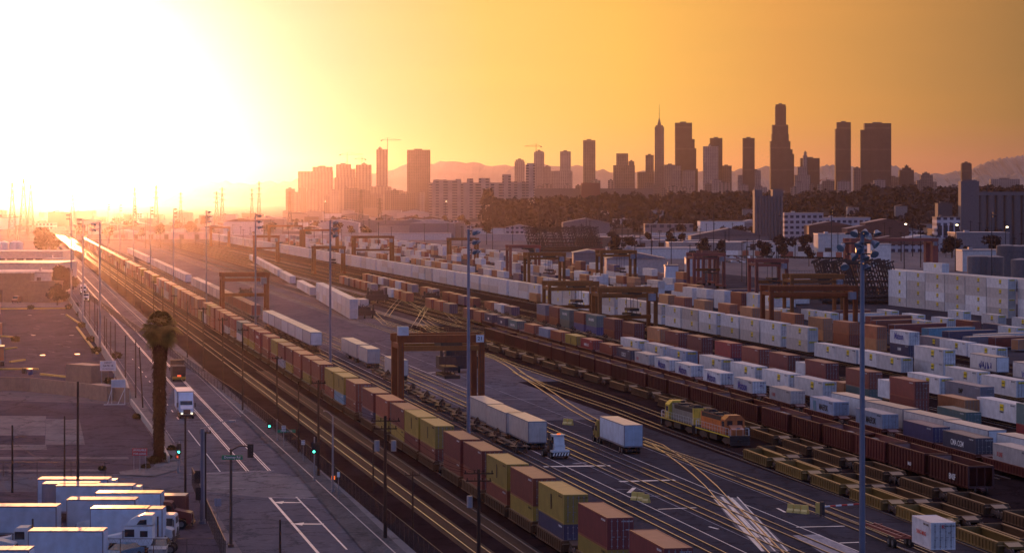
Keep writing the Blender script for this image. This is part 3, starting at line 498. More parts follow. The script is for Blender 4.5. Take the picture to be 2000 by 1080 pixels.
for px, a, b_, lg in T1:
    p = r1.at(px, .45)
    cont(p, r1.rz, 12.19, ST_, b_, '%s container in the well, %s from near end of train beside the road' % (CNAME[b_], ORD_(k)), keep=True)
    cont(p+Vector((0, 0, ST_)), r1.rz, 12.19, HC, a, '%s container stacked on top, %s from near end of train beside the road' % (CNAME[a], ORD_(k)), lg, keep=True)
    wagon('well', p + r1.d.cross(Vector((0, 0, 1)))*1.22 - r1.d*1.6 + Vector((0, 0, -.35)), r1.rz, 15.2, 'loaded well wagon, %s from near end of train beside the road' % ORD_(k), 'well', group='wagons of the container train')
    k += 1; last = p
q = last
while q.y < 1950:
    q = q + r1.d*(14.4 if k % 3 else 18.6); a, b_ = pick([('brown', 4), ('rust', 3), ('tan', 2), ('yellow', 1.5), ('beige', 1), ('green', .7), ('grey', .6)]), pick([('brown', 4), ('rust', 2), ('tan', 1), ('beige', 1.5), ('yellow', 1)])
    z = Vector((0, 0, ST_))
    cont(q, r1.rz, 12.19, ST_, b_, '%s container in the well, %s from near end of train beside the road' % (CNAME[b_], ORD_(k)))
    if RND.random() < .93: cont(q+z, r1.rz, 12.19, HC, a, '%s container stacked on top, %s from near end of train beside the road' % (CNAME[a], ORD_(k)))
    k += 1
# row with the blue lettering and its continuation into the distance
r4 = Row((961.5, 615), (1723, 809), 3.85)
R4 = [(961.5, 'navy', 12.19, 'hmm'), (987, 'navy', 12.19, 'hmm'), (1009.5, 'green', 12.19, 'china'), (1042, 'rust', 12.19, None), (1071, 'sky', 12.19, None), (1095, 'rust', 12.19, None), (1125, 'yellow', 12.19, 'stripe'), (1156.5, 'red', 12.19, 'hsud'), (1195, 'brown', 12.19, None),
      (1231, 'dark', 12.19, 'cosco'), (1267, 'beige', 12.19, 'k'), (1307.5, 'white', 12.19, 'matson'), (1349.5, 'white', 12.19, 'matson'), (1407, 'white', 12.19, 'matson'), (1469.5, 'white', 12.19, 'matson'), (1544, 'beige', 12.19, 'k'), (1628, 'sky', 12.19, 'maersk'), (1723, 'sky', 12.19, 'maersk'),
      (1822, 'purple', 12.19, None), (1905, 'dark', 12.19, 'cma'), (2010, 'beige', 12.19, 'k')]
for k, (px, c, L, lg) in enumerate(reversed(R4)):
    p = r4.at(px, .95); up_ = 0
    cont(p, r4.rz, L, HC, c, '%s container, %s from near end of single row behind the hopper wagons' % (CNAME[c], ORD_(k)), lg, keep=True)
    wagon('well', p + r4.d.cross(Vector((0, 0, 1)))*1.22 - r4.d*2 + Vector((0, 0, -.55)), r4.rz, 18.5, 'well wagon carrying container, %s from near end behind the hopper wagons' % ORD_(k), 'gond', group='wagons under the single row of containers')
q = r4.at(961.5, .95)
for k in range(21, 40):
    q = q + r4.d*18.5
    if k in (23, 27, 28, 33): continue
    c = pick([('navy', 1), ('brown', 3), ('rust', 2), ('grey', 1), ('white', 1), ('purple', 1)])
    cont(q, r4.rz, 12.19, HC, c, '%s container, %s from near end of single row behind the hopper wagons' % (CNAME[c], ORD_(k)))
# white containers with yellow label panels, first row behind
r5 = Row((1246, 665), (1607, 745), 4.0)
for k, px in enumerate((1607, 1540, 1474, 1409, 1340, 1295, 1246)):
    p = r5.at(px, 1.05); cont(p, r5.rz, 16.15, HC, 'white' if px != 1340 else 'sky', 'long white container with yellow panel, %s in run ending at bright-roofed trailers' % ORD_(k), 'jb', keep=True)
    wagon('spine', p + r5.d.cross(Vector((0, 0, 1)))*1.22 - r5.d*.6 + Vector((0, 0, -1.05)), r5.rz, 17.6, 'spine wagon under long white container, %s from the bright-roofed trailers' % ORD_(k), 'gond', 'wagon', 'spine wagons carrying containers')
# brown row, double stacked
r6 = Row((1200, 623), (1696, 725), 6.1)
R6 = [(1945, 'green', 'red', 'china'), (1786, 'brown', 'brown', None), (1696, 'brown', 'green', None), (1612, 'maroon', 'brown', None), (1538, 'maroon', 'tan', None), (1481.5, 'brown', 'brown', None), (1427, 'red', 'navy', None), (1370, 'maroon', 'brown', None), (1325, 'maroon', 'brown', None), (1289, 'tan', 'rust', None),
      (1238.5, 'maroon', 'maroon', None), (1200, 'maroon', 'maroon', None), (1165, 'green', 'blue', 'china'), (1140, 'brown', 'blue', None), (1112, 'green', 'green', 'china'), (1090, 'brown', 'brown', None), (1065, 'grey', 'brown', None)]
R6[0] = (2050, 'green', 'red', 'china')
for k, (px, a, b_, lg) in enumerate(R6):
    p = r6.at(px, .5); z = 0
    if k == 9: z = -1.2
    cont(p, r6.rz, 12.19, ST_, b_, '%s container under another, %s from near end of the brown double row' % (CNAME[b_], ORD_(k)))
    cont(p+Vector((0, 0, ST_+z*0)), r6.rz, 12.19, HC, a, '%s container on top, %s from near end of the brown double row' % (CNAME[a], ORD_(k)), lg, keep=True)
for k, (px, z, c, L) in enumerate(((1573, 3.1, 'white', 6.06), (1738, 3.1, 'white', 6.06), (1648, .9, 'tan', 6.06), (1833, 3.1, 'tan', 12.19), (1886, .5, 'green', 12.19))):
    p = (r6 if z > 1 else r6).at(px if k != 4 else 1886, 0); 
    if k == 4: p = G(1886, 805, 3.2); 
    if k == 3: p = G(1884, 766, 4.4)
    p.z = .3 if k >= 2 else 3.1-.0
    if k < 2: p.z = 2.3
    cont(p, r6.rz, L, HC if k != 4 else 2.9, c, ['small white container between brown stacks beside the lone light mast', 'small white container between brown stacks beyond the tall mast', 'tan container low between two brown stacks near the tall mast', 'tan container standing beside the largest brown container on its near side', 'grey-green container low beside white trailers with bright roofs'][k])
q = r6.at(1065, .5)
for k in range(17, 40):
    q = q + r6.d*17
    if k in (17, 18, 22, 27, 30): continue
    c = pick([('white', 2), ('brown', 3), ('purple', 1), ('grey', 1), ('rust', 1)])
    cont(q, r6.rz, 12.19, HC, c, '%s container low in wagon, %s along the brown row away from camera' % (CNAME[c], ORD_(k)))
# white double row
r8 = Row((675, 497), (1577.5, 639), 6.1)
W8 = [1577.5, 1532, 1490, 1446, 1406, 1366, 1335, 1302]
p0 = r8.at(1577.5, .5); q = p0; k = 0
while q.y < 2250:
    for lv in (0, 1):
        c = pick([('white', 6), ('beige', 2)]) if not (k == 0) else 'beige'
        cont(q+Vector((0, 0, lv*ST_)), r8.rz, 16.15, HC if lv else ST_, c, 'long %s container, %s, %s stack from near end of the long white row' % (CNAME[c], 'top' if lv else 'bottom', ORD_(k)), 'jb', keep=(k < 14 and lv))
    q = q + r8.d*(17.4 if k % 3 else 20.5); k += 1
p = G(1842.5, 682, 6.1); p.z = .5
for lv in (0, 1): cont(p+Vector((0, 0, lv*ST_)), r8.rz, 16.15, HC, 'white', 'long white container, %s of the lone two-high stack between single white rows' % ('top' if lv else 'bottom'), 'jb', keep=True)
for k, (x, y, h, L, c, lab) in enumerate(((1985, 743, 3.9, 16.15, 'white', 'nearer end of white run beyond the tan container'), (1908.5, 726, 3.9, 16.15, 'white', 'just in front of the lone two-high stack'), (1760, 698.5, 3.9, 14.6, 'white', 'first of single run behind the tall mast'), (1718, 690.5, 3.9, 14.6, 'white', 'second of single run behind the tall mast'), (1672, 683, 3.9, 14.6, 'white', 'third of single run behind the tall mast'), (1632, 676, 3.9, 14.6, 'white', 'last of single run behind the tall mast'),
        (1842, 662, 3.9, 16.15, 'grey', 'behind the blue-lettered stack, first in its row'), (1887, 669, 3.9, 16.15, 'white', 'behind the blue-lettered stack, second in its row'), (1946, 679, 3.9, 16.15, 'white', 'behind the blue-lettered stack, third in its row'), (2060, 692, 3.9, 16.15, 'white', 'at picture edge, fourth behind the blue-lettered stack'),
        (1835, 738, 3.9, 16.15, 'white', 'directly behind the largest brown container'), (1914.5, 755.5, 3.9, 16.15, 'grey', 'with black EMP letters behind the tan container'), (1985, 790, 3.6, 16.15, 'white', 'in front of the one with black letters'), (2075, 775, 3.9, 16.15, 'white', 'behind the grey-green stack at picture edge'),
        (1740, 607, 2.9, 12.19, 'white', 'on the ground before the four-high wall, first'), (1791, 615, 2.9, 12.19, 'white', 'on the ground before the four-high wall, second'), (1850, 622, 2.9, 12.19, 'white', 'on the ground before the four-high wall, third'), (1881, 608, 2.9, 12.19, 'white', 'on the ground close before the four-high wall, near a brown one'), (1949, 615.5, 2.9, 12.19, 'beige', 'on the ground close before the four-high wall, above a navy one'),
        (2010, 623, 2.9, 12.19, 'white', 'on the ground before the four-high wall at picture edge'), (1805, 627, 2.9, 12.19, 'white', 'low in front of the second ground row before the wall'), (1899.5, 628, 2.9, 12.19, 'brown', 'standing among white ones before the four-high wall'), (1955, 635, 2.9, 12.19, 'navy', 'beside a brown one before the four-high wall'), (1985, 640, 2.9, 12.19, 'white', 'past the navy one before the four-high wall'), (2040, 655, 2.9, 12.19, 'white', 'by picture edge before the four-high wall'))):
    p = G(x, y, h); p.z = h-HC; cont(p, ANG, L, HC, c, '%s container %s' % (CNAME[c], lab), ('emp' if x == 1914.5 else 'jb') if c in ('white', 'grey', 'beige') else None, keep=True)
# orange double row and the blue-lettered stack at its end
r9 = Row((1305, 576), (1712, 637), 6.1)
for k, (px, a, b_) in enumerate(((1712, 'orange', 'tan'), (1658, 'orange', 'rust'), (1607.5, 'tan', 'tan'), (1552, 'orange', 'orange'), (1510, 'tan', 'tan'), (1469, 'tan', 'orange'), (1425, 'orange', 'tan'), (1376, 'tan', 'orange'), (1336, 'rust', 'tan'), (1305, 'tan', 'rust'), (1262, 'dark', 'orange'), (1232, 'orange', 'orange'), (1204, 'orange', 'tan'), (1172, 'tan', 'orange'), (1150, 'orange', 'tan'))):
    p = r9.at(px, .5)
    cont(p, r9.rz, 12.19, ST_, b_, '%s container below, %s stack from near end of the orange row' % (CNAME[b_], ORD_(k)))
    cont(p+Vector((0, 0, ST_)), r9.rz, 12.19, HC, a, '%s container on top, %s stack from near end of the orange row' % (CNAME[a], ORD_(k)), keep=(k < 9))
p = G(1775, 647.5, 6.1); p.z = .5
cont(p, ANG, 12.19, ST_, 'navy', 'navy blue container carrying the white one with large blue lettering', 'hmm', keep=True); cont(p+Vector((0, 0, ST_)), ANG, 12.19, HC, 'white', 'white container with large blue lettering, on a navy one past the orange row', 'matson', keep=True)
# wall of refrigerated containers, four high
for row_, (dx, lim) in enumerate(((0, 6), (2.9, 7), (5.8, 7))):
    for i in range(-1 if row_ else 0, lim):
        for lv in range(5 if (row_ == 2 and i in (4,)) else 4):
            base = ST(s_of(752, 290), 0) ; P = Vector((145.7, 752, 0)); d = Vector((-.2105, .9776, 0)); n = Vector((.9776, .2105, 0))
            p = P + d*i*16.6 + n*dx + Vector((0, 0, lv*HC)); c = 'white' if RND.random() < .6 else 'beige'
            if row_ and i >= 0 and lv < 3: continue
            cont(p, math.atan2(.2105, .9776), 16.15, HC, c, '%s container with yellow panel, %s level, %s column of the four-high wall, %s' % (CNAME[c], ORD_(lv), ORD_(i+1), ['front face', 'second depth', 'third depth'][row_]), 'jb', keep=(row_ == 0))
# far rows
frows = [(214, 900, 2100, 17, .7, 1), (226, 860, 2150, 17.5, .75, 2), (241, 1000, 2200, 17.5, .5, 1), (262, 1000, 2200, 17, .55, 2), (276, 1050, 2200, 17.5, .5, 1), (300, 1150, 2200, 17, .6, 1)]
for ri, (t, y0, y1, pt, pr, lvls) in enumerate(frows):
    s = s_of(y0, t); k = 0
    while s < s_of(y1, t):
        if RND.random() < pr:
            for lv in range(lvls if RND.random() < .6 else 1):
                c = pick([('white', 6), ('beige', 2), ('brown', 2), ('orange', 1.5), ('tan', 1), ('rust', 1), ('purple', .8), ('grey', 1)])
                cont(ST(s, t, .3+lv*HC), ANG, 12.19 if c not in ('white', 'beige') else 16.15, HC, c, '%s container, %s, %s place along %s of the distant rows' % (CNAME[c], 'upper' if lv else 'lower', ORD_(k), ORD_(ri)))
        s += pt; k += 1
for k, (x, y, c, lv) in enumerate(((1100, 560, 'orange', 0), (1080, 560, 'brown', 0), (950, 533, 'orange', 0), (925, 528, 'orange', 0), (1048, 566, 'tan', 0), (1075, 555, 'purple', 0), (1155, 552, 'sky', 0), (1150, 560, 'maroon', 0), (1145, 545, 'orange', 1), (1165, 548, 'white', 1), (865, 503, 'orange', 0), (832, 500, 'tan', 0), (1030, 548, 'grey', 0), (1030, 530, 'white', 0), (1060, 525, 'white', 0), (1088, 530, 'white', 0), (1290, 545, 'white', 0), (1380, 575, 'white', 1), (1352, 572, 'white', 1), (1415, 578, 'white', 1), (1380, 575, 'grey', 0), (1352, 572, 'white', 0), (1415, 578, 'white', 0), (1448, 582, 'maroon', 1), (1448, 582, 'maroon', 0), (1480, 585, 'white', 1), (1480, 585, 'white', 0), (1510, 590, 'white', 1), (1510, 590, 'beige', 0), (1590, 598, 'white', 0), (1622, 602, 'white', 0), (1535, 595, 'white', 0))):
    p = G(x, y, 4.5); p.z = .3 + lv*HC; cont(p, ANG, 12.19, HC, c, '%s container %s, %s of the loose ones standing between the cranes' % (CNAME[c], 'on another' if lv else 'on the ground', ORD_(k)), 'jb' if c == 'white' else None)
CONT.sort(key=lambda c: -c['s']*c['L']**.3)
CAP = 288
for i, c in enumerate(CONT[:CAP]): build_container(c, c['s'] > 9, c['s'] > 6.5)
rest = MB(); cs = sorted({c['c'] for c in CONT[CAP:]})
for c in CONT[CAP:]:
    m = MB().box(0, 2.44, 0, c['L'], 0, c['H']); R_ = Matrix.Rotation(c['rz'], 3, 'Z'); rest.add([R_ @ Vector(v) + c['p'] for v in m.v], m.f, cs.index(c['c']))
if CONT[CAP:]:
    o = rest.obj('distant_container', cs); tag(o, 'distant containers in the hazy rows at the far end of the yard', 'containers', None, 'stuff')
print('CONTAINERS', len(CONT))
# ---- hopper wagons and empty well wagons
rg = Row((1300, 741), (1890, 910), 3.45)
GN = [1890, 1804, 1727, 1666, 1600, 1537, 1478, 1435, 1388, 1343, 1300, 1259.5, 1225, 1192, 1160, 1130, 1102, 1075, 1050, 1027, 1005, 985, 965]
for k, px in enumerate(GN):
    p = rg.at(px, 0) + rg.d.cross(Vector((0, 0, 1)))*1.6; light = k in (5, 9, 11, 13, 2)
    e = wagon('gondola', p - rg.d*.6 - Vector((0, 0, 0)), rg.rz, 14.6, '%s ribbed open hopper wagon, %s from near end of its train' % ('lighter red' if light else 'dark red', ORD_(k)), 'gondl' if light else 'gond', 'hopper wagon', 'open hopper wagons in one train')
    if light or k in (3,):
        b = MB(); RR = random.Random(k)
        b.add([(x, 1.6+i*1.13, 3.0 + RR.uniform(-.25, .25) - abs(x)*.25) for i in range(11) for x in (-1.4, -.5, .5, 1.4)], [(i*4+j, i*4+j+1, i*4+j+5, i*4+j+4) for i in range(10) for j in range(3)])
        o = b.obj('gravel', 'gravel', None, e.location, e.rotation_euler.z); tag(o, 'pale gravel heaped in the %s hopper wagon from near end' % ORD_(k), 'gravel', None, 'stuff')
    if k in (0, 1): lettering('BNSF', 1.0 if k == 0 else .6, 'bluet' if 0 else 'whitet', e, (-1.72, 5.5, 1.7), 'x')
rw = [(Row((1507, 897), (1820, 1012), 1.35), [2085, 1947, 1820, 1722, 1640, 1566, 1498], 'welly', 'bright yellow', 'closest row to the pavement'),
      (Row((1540, 893), (1865, 1007.5), 1.35), [2130, 1990, 1865, 1772, 1690, 1600, 1525], 'well', 'ochre', 'second row from the pavement'),
      (Row((1630, 890), (1922, 985), 1.35), [2190, 2040, 1922, 1822, 1725, 1640, 1575, 1510, 1455, 1405, 1357, 1318], 'well', 'brownish', 'third row from the pavement'),
      (Row((974, 679), (1220, 752), 1.35), [1362, 1314, 1265, 1220, 1168, 1122, 1083, 1042, 1007, 974, 944], 'well', 'tan', 'curving row before the hopper wagons')]
for r, pxs, c, cn, where in rw:
    for k, px in enumerate(pxs):
        p = r.at(px, 0) + r.d.cross(Vector((0, 0, 1)))*1.42; wagon('well', p - r.d*1.5, r.rz, 14.6, '%s empty well wagon, %s along the %s' % (cn, ORD_(k), where), c, 'well wagon', 'empty well wagons')
r2 = Row((1000, 870), (606, 652), 1.2)
for k in range(9):
    p = r2.at(1000, 0) + r2.d*(k*18.4) + r2.d.cross(Vector((0, 0, 1)))*1.3
    wagon('spine', p, ANG, 18, 'bare dark spine wagon, %s from near end behind the container train' % ORD_(k), 'steel', 'wagon', 'bare spine wagons')
for k in range(13):
    p = G(1290, 693, 1.2) + U*(k*17.5); wagon('spine', p, ANG, 17, 'dark spine wagon with glinting top, %s beyond the long white containers' % ORD_(k), 'steel', 'wagon', 'glinting empty wagons')
# ------------------------------------------------------------------ road trailers and trucks
_tr = {}
def wheel_mesh(r=.52, w=.3):
    k = ('w', r, w)
    if k not in _tr:
        b = MB(); b.tube((-w/2, 0, 0), (w/2, 0, 0), r, n=18); _tr[k] = b.mesh('tyre', 'tyre')
        b = MB(); b.tube((-w/2-.012, 0, 0), (w/2+.012, 0, 0), r*.55, n=14); b.tube((-w/2-.05, 0, 0), (w/2+.05, 0, 0), r*.2, n=8); _tr['r', r, w] = b.mesh('rim', 'wheel')
    return _tr[k], _tr['r', r, w]
def wheel(par, x, y, z=.52, r=.52, w=.3):
    a, b = wheel_mesh(r, w); o = inst(a, 'wheel', None, par, (x, y, z)); inst(b, 'rim', None, o)
def box_trailer(p, rz, L, label, side='white', roof='roofw', detail=2, group='road trailers', H=4.05, floor=1.15, cat='trailer', name='box_trailer'):
    """local y: 0 = rear doors, L = nose; x 0..2.6"""
    key = ('t', round(L, 1), H, floor)
    if key not in _tr:
        b = MB(); b.box(0, 2.6, 0, L, floor, H-.05, 0); b.box(-.015, 2.615, -.02, L+.015, floor-.12, floor+.10, 1); b.box(-.012, 2.612, -.012, L+.012, H-.14, H-.02, 1)
        for x in (-.02, 2.52): b.box(x, x+.10, -.03, .08, floor, H-.1, 1); b.box(x, x+.10, L-.07, L+.02, floor, H-.1, 1)
        n = int(L/1.2)
        for k in range(1, n):
            for x in (-.008, 2.6): b.box(x, x+.008, k*L/n-.02, k*L/n+.02, floor+.1, H-.14, 0)
        _tr[key] = b.mesh('box', 2)
        b = MB(); b.box(.01, 2.59, .01, L-.01, H-.06, H); 
        for k in range(int(L/1.5)): b.box(.02, 2.58, .4+k*1.5, .46+k*1.5, H, H+.012)
        _tr[key+('r',)] = b.mesh('roof')
        b = MB(); b.box(.10, 1.28, -.05, .0, floor+.06, H-.2); b.box(1.32, 2.5, -.05, .0, floor+.06, H-.2)
        for x in (.45, .95, 1.65, 2.15): b.tube((x, -.07, floor), (x, -.07, H-.2), .025, n=5)
        for z in (floor+.5, floor+1.3, H-.6):
            for x in (.1, 1.24, 1.33, 2.4): b.box(x, x+.14, -.075, -.05, z, z+.07)
        _tr[key+('d',)] = b.mesh('door')
        b = MB(); b.box(.2, 2.4, .1, .2, .45, .57); b.box(.6, .7, .1, .2, .45, floor); b.box(1.9, 2.0, .1, .2, .45, floor)
        b.box(.75, .87, .3, L-.3, floor-.3, floor-.1); b.box(1.73, 1.85, .3, L-.3, floor-.3, floor-.1)
        for x in (.6, 1.9): b.box(x, x+.12, L*.76, L*.76+.12, .1, floor-.1); b.box(x-.1, x+.22, L*.76-.05, L*.76+.17, .02, .12)
        b.bar((.66, L*.765, .6), (1.96, L*.765, .6), .06); b.box(.5, 2.1, 1.0, 3.6, .62, .75)
        _tr[key+('u',)] = b.mesh('underframe', 'steel')
    e = empty(name, p, rz, label, cat, group)
    inst(_tr[key], 'box_body', [side, 'grey' if side != 'dkred' else side], e)
    if detail: 
        inst(_tr[key+('r',)], 'roof', [roof], e); inst(_tr[key+('d',)], 'door', [side], e)
        inst(_tr[key+('u',)], 'underframe', None, e)
    if detail > 1:
        for y in (1.6, 2.85):
            for x in (.2, .52, 2.08, 2.4): wheel(e, x, y)
    return e
k_tofc = [606.5, 589, 561, 534.5, 520, 500, 482]
rt = Row((606.5, 648), (534.5, 615), 5.1)
q = rt.at(606.5, 0); y_prev = 0
for k in range(62):
    if 7 <= k < 9 or 25 <= k < 27 or 44 <= k < 46: q = q + rt.d*16.9; continue
    col = 'roofw' if k < 27 or k > 34 else 'beige'
    if 12 < k < 20: 
        col = 'grey'
    sd = 'white' if k < 8 or k > 26 else ('brown' if k < 16 else 'beige')
    e = box_trailer(q + Vector((0, 0, .95)), rt.rz, 16.15, '%s trailer riding on flat wagon, %s from near end behind the container train' % ('white' if sd == 'white' else CNAME[sd], ORD_(k)), sd, col if sd != 'brown' else 'brown', 1, 'trailers riding on the train')
    if k < 9: wagon('spine', q + rt.d.cross(Vector((0, 0, 1)))*1.3, rt.rz, 16.9, 'spine wagon under white trailer, %s from near end behind container train' % ORD_(k), 'steel', 'wagon', 'wagons carrying trailers')
    q = q + rt.d*16.9
# trailers standing on the pavement beside the crane
for k, (x, y) in enumerate(((1032, 822), (988.5, 805.5), (951, 787.5))):
    p = G(x, y, 4.1); p.z = 0; e = box_trailer(p, ANG, 15.6 if k == 0 else 15.8, 'off-white trailer parked on pavement, %s of three past the crane%s' % (ORD_(k), ', rusty rear doors' if k == 0 else ''), 'beige', 'roofw', 2)
    if k == 0:
        for c in e.children:
            if c.name.startswith('door'): c['label'] = 'rear doors streaked with rust'; c.material_slots[0].material = M['beige2'] if 'beige2' in M else M['beige']
for k, (x, y) in enumerate(((771, 703), (718, 681), (697, 672), (682, 665))):
    p = G(x, y, 4.1); p.z = 0; box_trailer(p, ANG, 13.5, 'cream trailer on pavement behind the orange crane, %s from its leg' % ORD_(k), 'beige', 'roofw', 2)
# white two-high yard trailers in the middle distance
rm = Row((683, 583), (579, 532), 6.2)
q = rm.at(683, .3); k = 0
while q.y < 1500:
    if k not in (9, 10, 16, 17, 18, 24):
        for lv in (0, 1): 
            c = 'white' if RND.random() < .7 else 'beige'; p_ = q + Vector((0, 0, lv*2.8))
            o = inst(cont_mesh(16.15, HC, 'whole', False), 'shipping_container', [c, 'poleg'], None, p_, rm.rz); tag(o, '%s container, %s, %s stack of the pale line in mid-yard' % (CNAME[c], 'top' if lv else 'bottom', ORD_(k)), 'container', 'shipping containers of the freight yard')
            if k > 8: break
    q = q + rm.d*17; k += 1
p = G(704, 588, 3.6); p.z = 0; box_trailer(p, ANG, 12, 'short pale trailer standing just past the pale mid-yard line', 'beige', 'roofw', 1)
# bright-roofed trailers behind the pale blue containers
for k, (x, y, sd) in enumerate(((2045, 866, 'cabw'), (1930, 839, 'cabw'), (1845, 818, 'beige'), (1763, 797.5, 'beige'), (1691, 780, 'cabw'))):
    p = G(x, y, 4.1); p.z = 0; box_trailer(p, ANG+.02, 15.9, 'trailer with brilliant white roof and %s sides, %s of the bright-roofed line' % ('pale blue' if sd == 'cabw' else 'buff', ORD_(k)), sd, 'roofw', 1)
for k, (x, y) in enumerate(((1946, 699), (2035, 716))):
    p = G(x, y, 3.9); p.z = 0; e = box_trailer(p, ANG, 14, 'white trailer with blue graffiti along its side, %s of two' % ORD_(k), 'white', 'roofw', 1); b = MB(); RR = random.Random(k+5); [b.bar((-.04, 2.5+j*.55+RR.uniform(-.2, .2), RR.uniform(1.35, 1.8)), (-.04, 2.5+j*.55+RR.uniform(-.5, .5), RR.uniform(2.0, 2.9)), .05, .22) for j in range(13)]; b.obj('graffiti_lettering', 'bluet', e)
def tractor(p, rz, label, col='cabw', kind='day', roof=3.0, cat='truck', name='tractor_truck', lit=False, group=None, sleeper=0, red=False):
    """a lorry tractor facing local -y, front bumper at y=0, x -1.25..1.25"""
    e = empty(name, p, rz, label, cat, group); L = 5.4 + sleeper
    b = MB()
    if kind == 'day' or kind == 'sleeper':
        b.prism([(.15, .55), (.05, 1.0), (.15, 1.65), (1.55, 1.95), (1.95, 2.05), (1.95, .9), (1.6, .9), (1.5, 1.15), (.75, 1.15), (.6, .6)], -.95, .95)
        b.prism([(1.85, .75), (1.85, 2.0), (2.2, 2.75), (2.4, 2.85), (3.5+sleeper*.9, 2.9), (3.5+sleeper*.9, .75)], -1.12, 1.12)
        if sleeper: b.prism([(2.2, 2.8), (2.7, 3.35), (3.4, 3.75), (4.0, 3.9), (3.5+sleeper*.9, 3.9), (3.5+sleeper*.9, 2.8)], -1.12, 1.12)
        elif roof > 3: b.prism([(2.3, 2.8), (3.0, roof), (3.5, roof), (3.5, 2.8)], -1.1, 1.1)
    else:
        b.prism([(.1, .6), (.0, 1.3), (.12, 2.75), (.3, 2.85), (1.7, 2.85), (1.75, .6)], -1.15, 1.15)
        if roof > 3: b.prism([(.5, 2.85), (1.0, roof), (1.7, roof), (1.7, 2.85)], -1.1, 1.1)
    b.obj('cab', col, e)
    ws = MB(); y = 1.9 if kind != 'over' else .0
    if kind != 'over': ws.add([(-.98, 1.875, 2.08), (.98, 1.875, 2.08), (.95, 2.16, 2.70), (-.95, 2.16, 2.70)], [(0, 1, 2, 3)])
    else: ws.add([(-1.0, .03, 1.65), (1.0, .03, 1.65), (.98, .105, 2.6), (-.98, .105, 2.6)], [(0, 1, 2, 3)])
    ws.obj('windscreen', 'glass', e)
    for sx in (-1, 1):
        x = sx*(1.125 if kind != 'over' else 1.155); w = MB(); y0 = 2.25 if kind != 'over' else .35
        w.box(*sorted((x, x+sx*.01)), y0, y0+.95, 1.75, 2.5); w.obj('side_window', 'glass', e)
        if sleeper: w = MB(); w.box(*sorted((x, x+sx*.01)), 3.75, 4.5, 1.75, 2.35); w.obj('sleeper_window', 'glass', e); w = MB(); w.prism([(3.4, 2.95), (3.75, 3.4), (4.4, 3.45), (4.4, 2.95)], *sorted((x, x+sx*.01))); w.obj('upper_window', 'glass', e)
        mr = MB(); mr.box(*sorted((sx*1.32, sx*1.52)), y0-.15, y0-.08, 1.7, 2.4); mr.bar((sx*1.1, y0, 2.3), (sx*1.4, y0-.12, 2.3), .04); mr.obj('mirror', 'steel', e)
        hl = MB(); hl.box(*sorted((sx*.62, sx*.92)), .02, .12, .78, .98); hl.obj('headlamp', 'hlit' if lit else 'wheel', e)
        for y in ([1.15, L-1.5, L-.3] if kind != 'over' else [1.1, L-1.6]): wheel(e, sx*1.0, y, .5, .5, .32)
    g = MB(); g.box(-.55, .55, -.01, .10, .75, 1.5); g.box(-1.15, 1.15, -.08, .15, .35, .68); g.obj('grille', 'steel', e)
    c = MB(); c.box(-.45, -.3, 1.0, L, .55, .8); c.box(.3, .45, 1.0, L, .55, .8); c.box(-.5, .5, L-1.6, L-.4, .95, 1.1); c.tube((-1.0, 3.6, .65), (-1.0, 4.4, .65), .3, n=10); c.tube((1.0, 3.6, .65), (1.0, 4.4, .65), .3, n=10)
    if sleeper or kind == 'day': c.tube((-1.0, 3.6+sleeper, .8), (-1.0, 3.6+sleeper, 3.5), .09, n=8)
    c.obj('chassis', 'steel', e); return e
# white articulated truck driving away across the pavement
p = G(1219, 888); e = box_trailer(p, ANG, 14.6, 'white box trailer with plain grey doors, alone on open pavement by the crossing', 'vanb', 'roofw', 2, 'trucks at work in the yard')
tractor(p + U*20.6 + V*1.3, ANG+math.pi, 'yellow road tractor pulling the white box trailer over open pavement', 'yellow', 'day', 3.3)
# yard tractor, white, facing camera
def yard_tractor(p, rz, label):
    e = empty('yard_tractor', p, rz, label, 'yard tractor')
    b = MB(); b.box(-.75, .75, .5, 2.0, 1.2, 1.9); b.prism([(.7, 1.9), (.9, 3.15), (2.1, 3.15), (2.1, 1.9)], -.72, .72); b.box(-.8, .8, .65, 2.2, 3.15, 3.25); b.box(-1.2, 1.2, .05, 1.0, .95, 1.25); b.obj('cab', 'cabw', e)
    w = MB(); w.add([(-.6, .74, 2.05), (.6, .74, 2.05), (.6, .885, 3.0), (-.6, .885, 3.0)], [(0, 1, 2, 3)]); w.obj('windscreen', 'glass', e)
    w = MB(); w.box(-.735, -.725, 1.0, 1.9, 2.05, 2.95); w.obj('side_window', 'glass', e)
    b = MB(); b.box(-1.25, 1.25, -.05, .12, .45, .95); b.obj('bumper', 'steel', e)
    b = MB()
    for k in range(6): b.add([(-1.2+k*.4, -.06, .5), (-1.0+k*.4, -.06, .5), (-.85+k*.4, -.06, .9), (-1.05+k*.4, -.06, .9)], [(0, 1, 2, 3)])
    b.obj('hazard_stripe', 'white2', e)
    b = MB(); b.box(-.5, .5, .6, 5.0, .55, .95); b.tube((-.95, 2.3, .9), (-.95, 2.3, 3.4), .09, n=8); b.box(-1.15, -.8, 1.2, 2.4, 1.2, 2.5); b.box(-.5, .5, 3.6, 4.6, .95, 1.2); b.obj('chassis', 'steel', e)
    b = MB(); b.box(-.25, .25, .95, 1.05, 3.25, 3.42); b.obj('beacon', 'osign', e)
    for sx in (-1, 1):
        wheel(e, sx*1.0, 1.0, .52, .52, .34)
        for d in (.8, 1.12): wheel(e, sx*d, 4.2, .52, .52, .28)
yard_tractor(G(1096, 897), ANG+.12, 'small white single-seat yard tractor with striped bumper facing the camera')
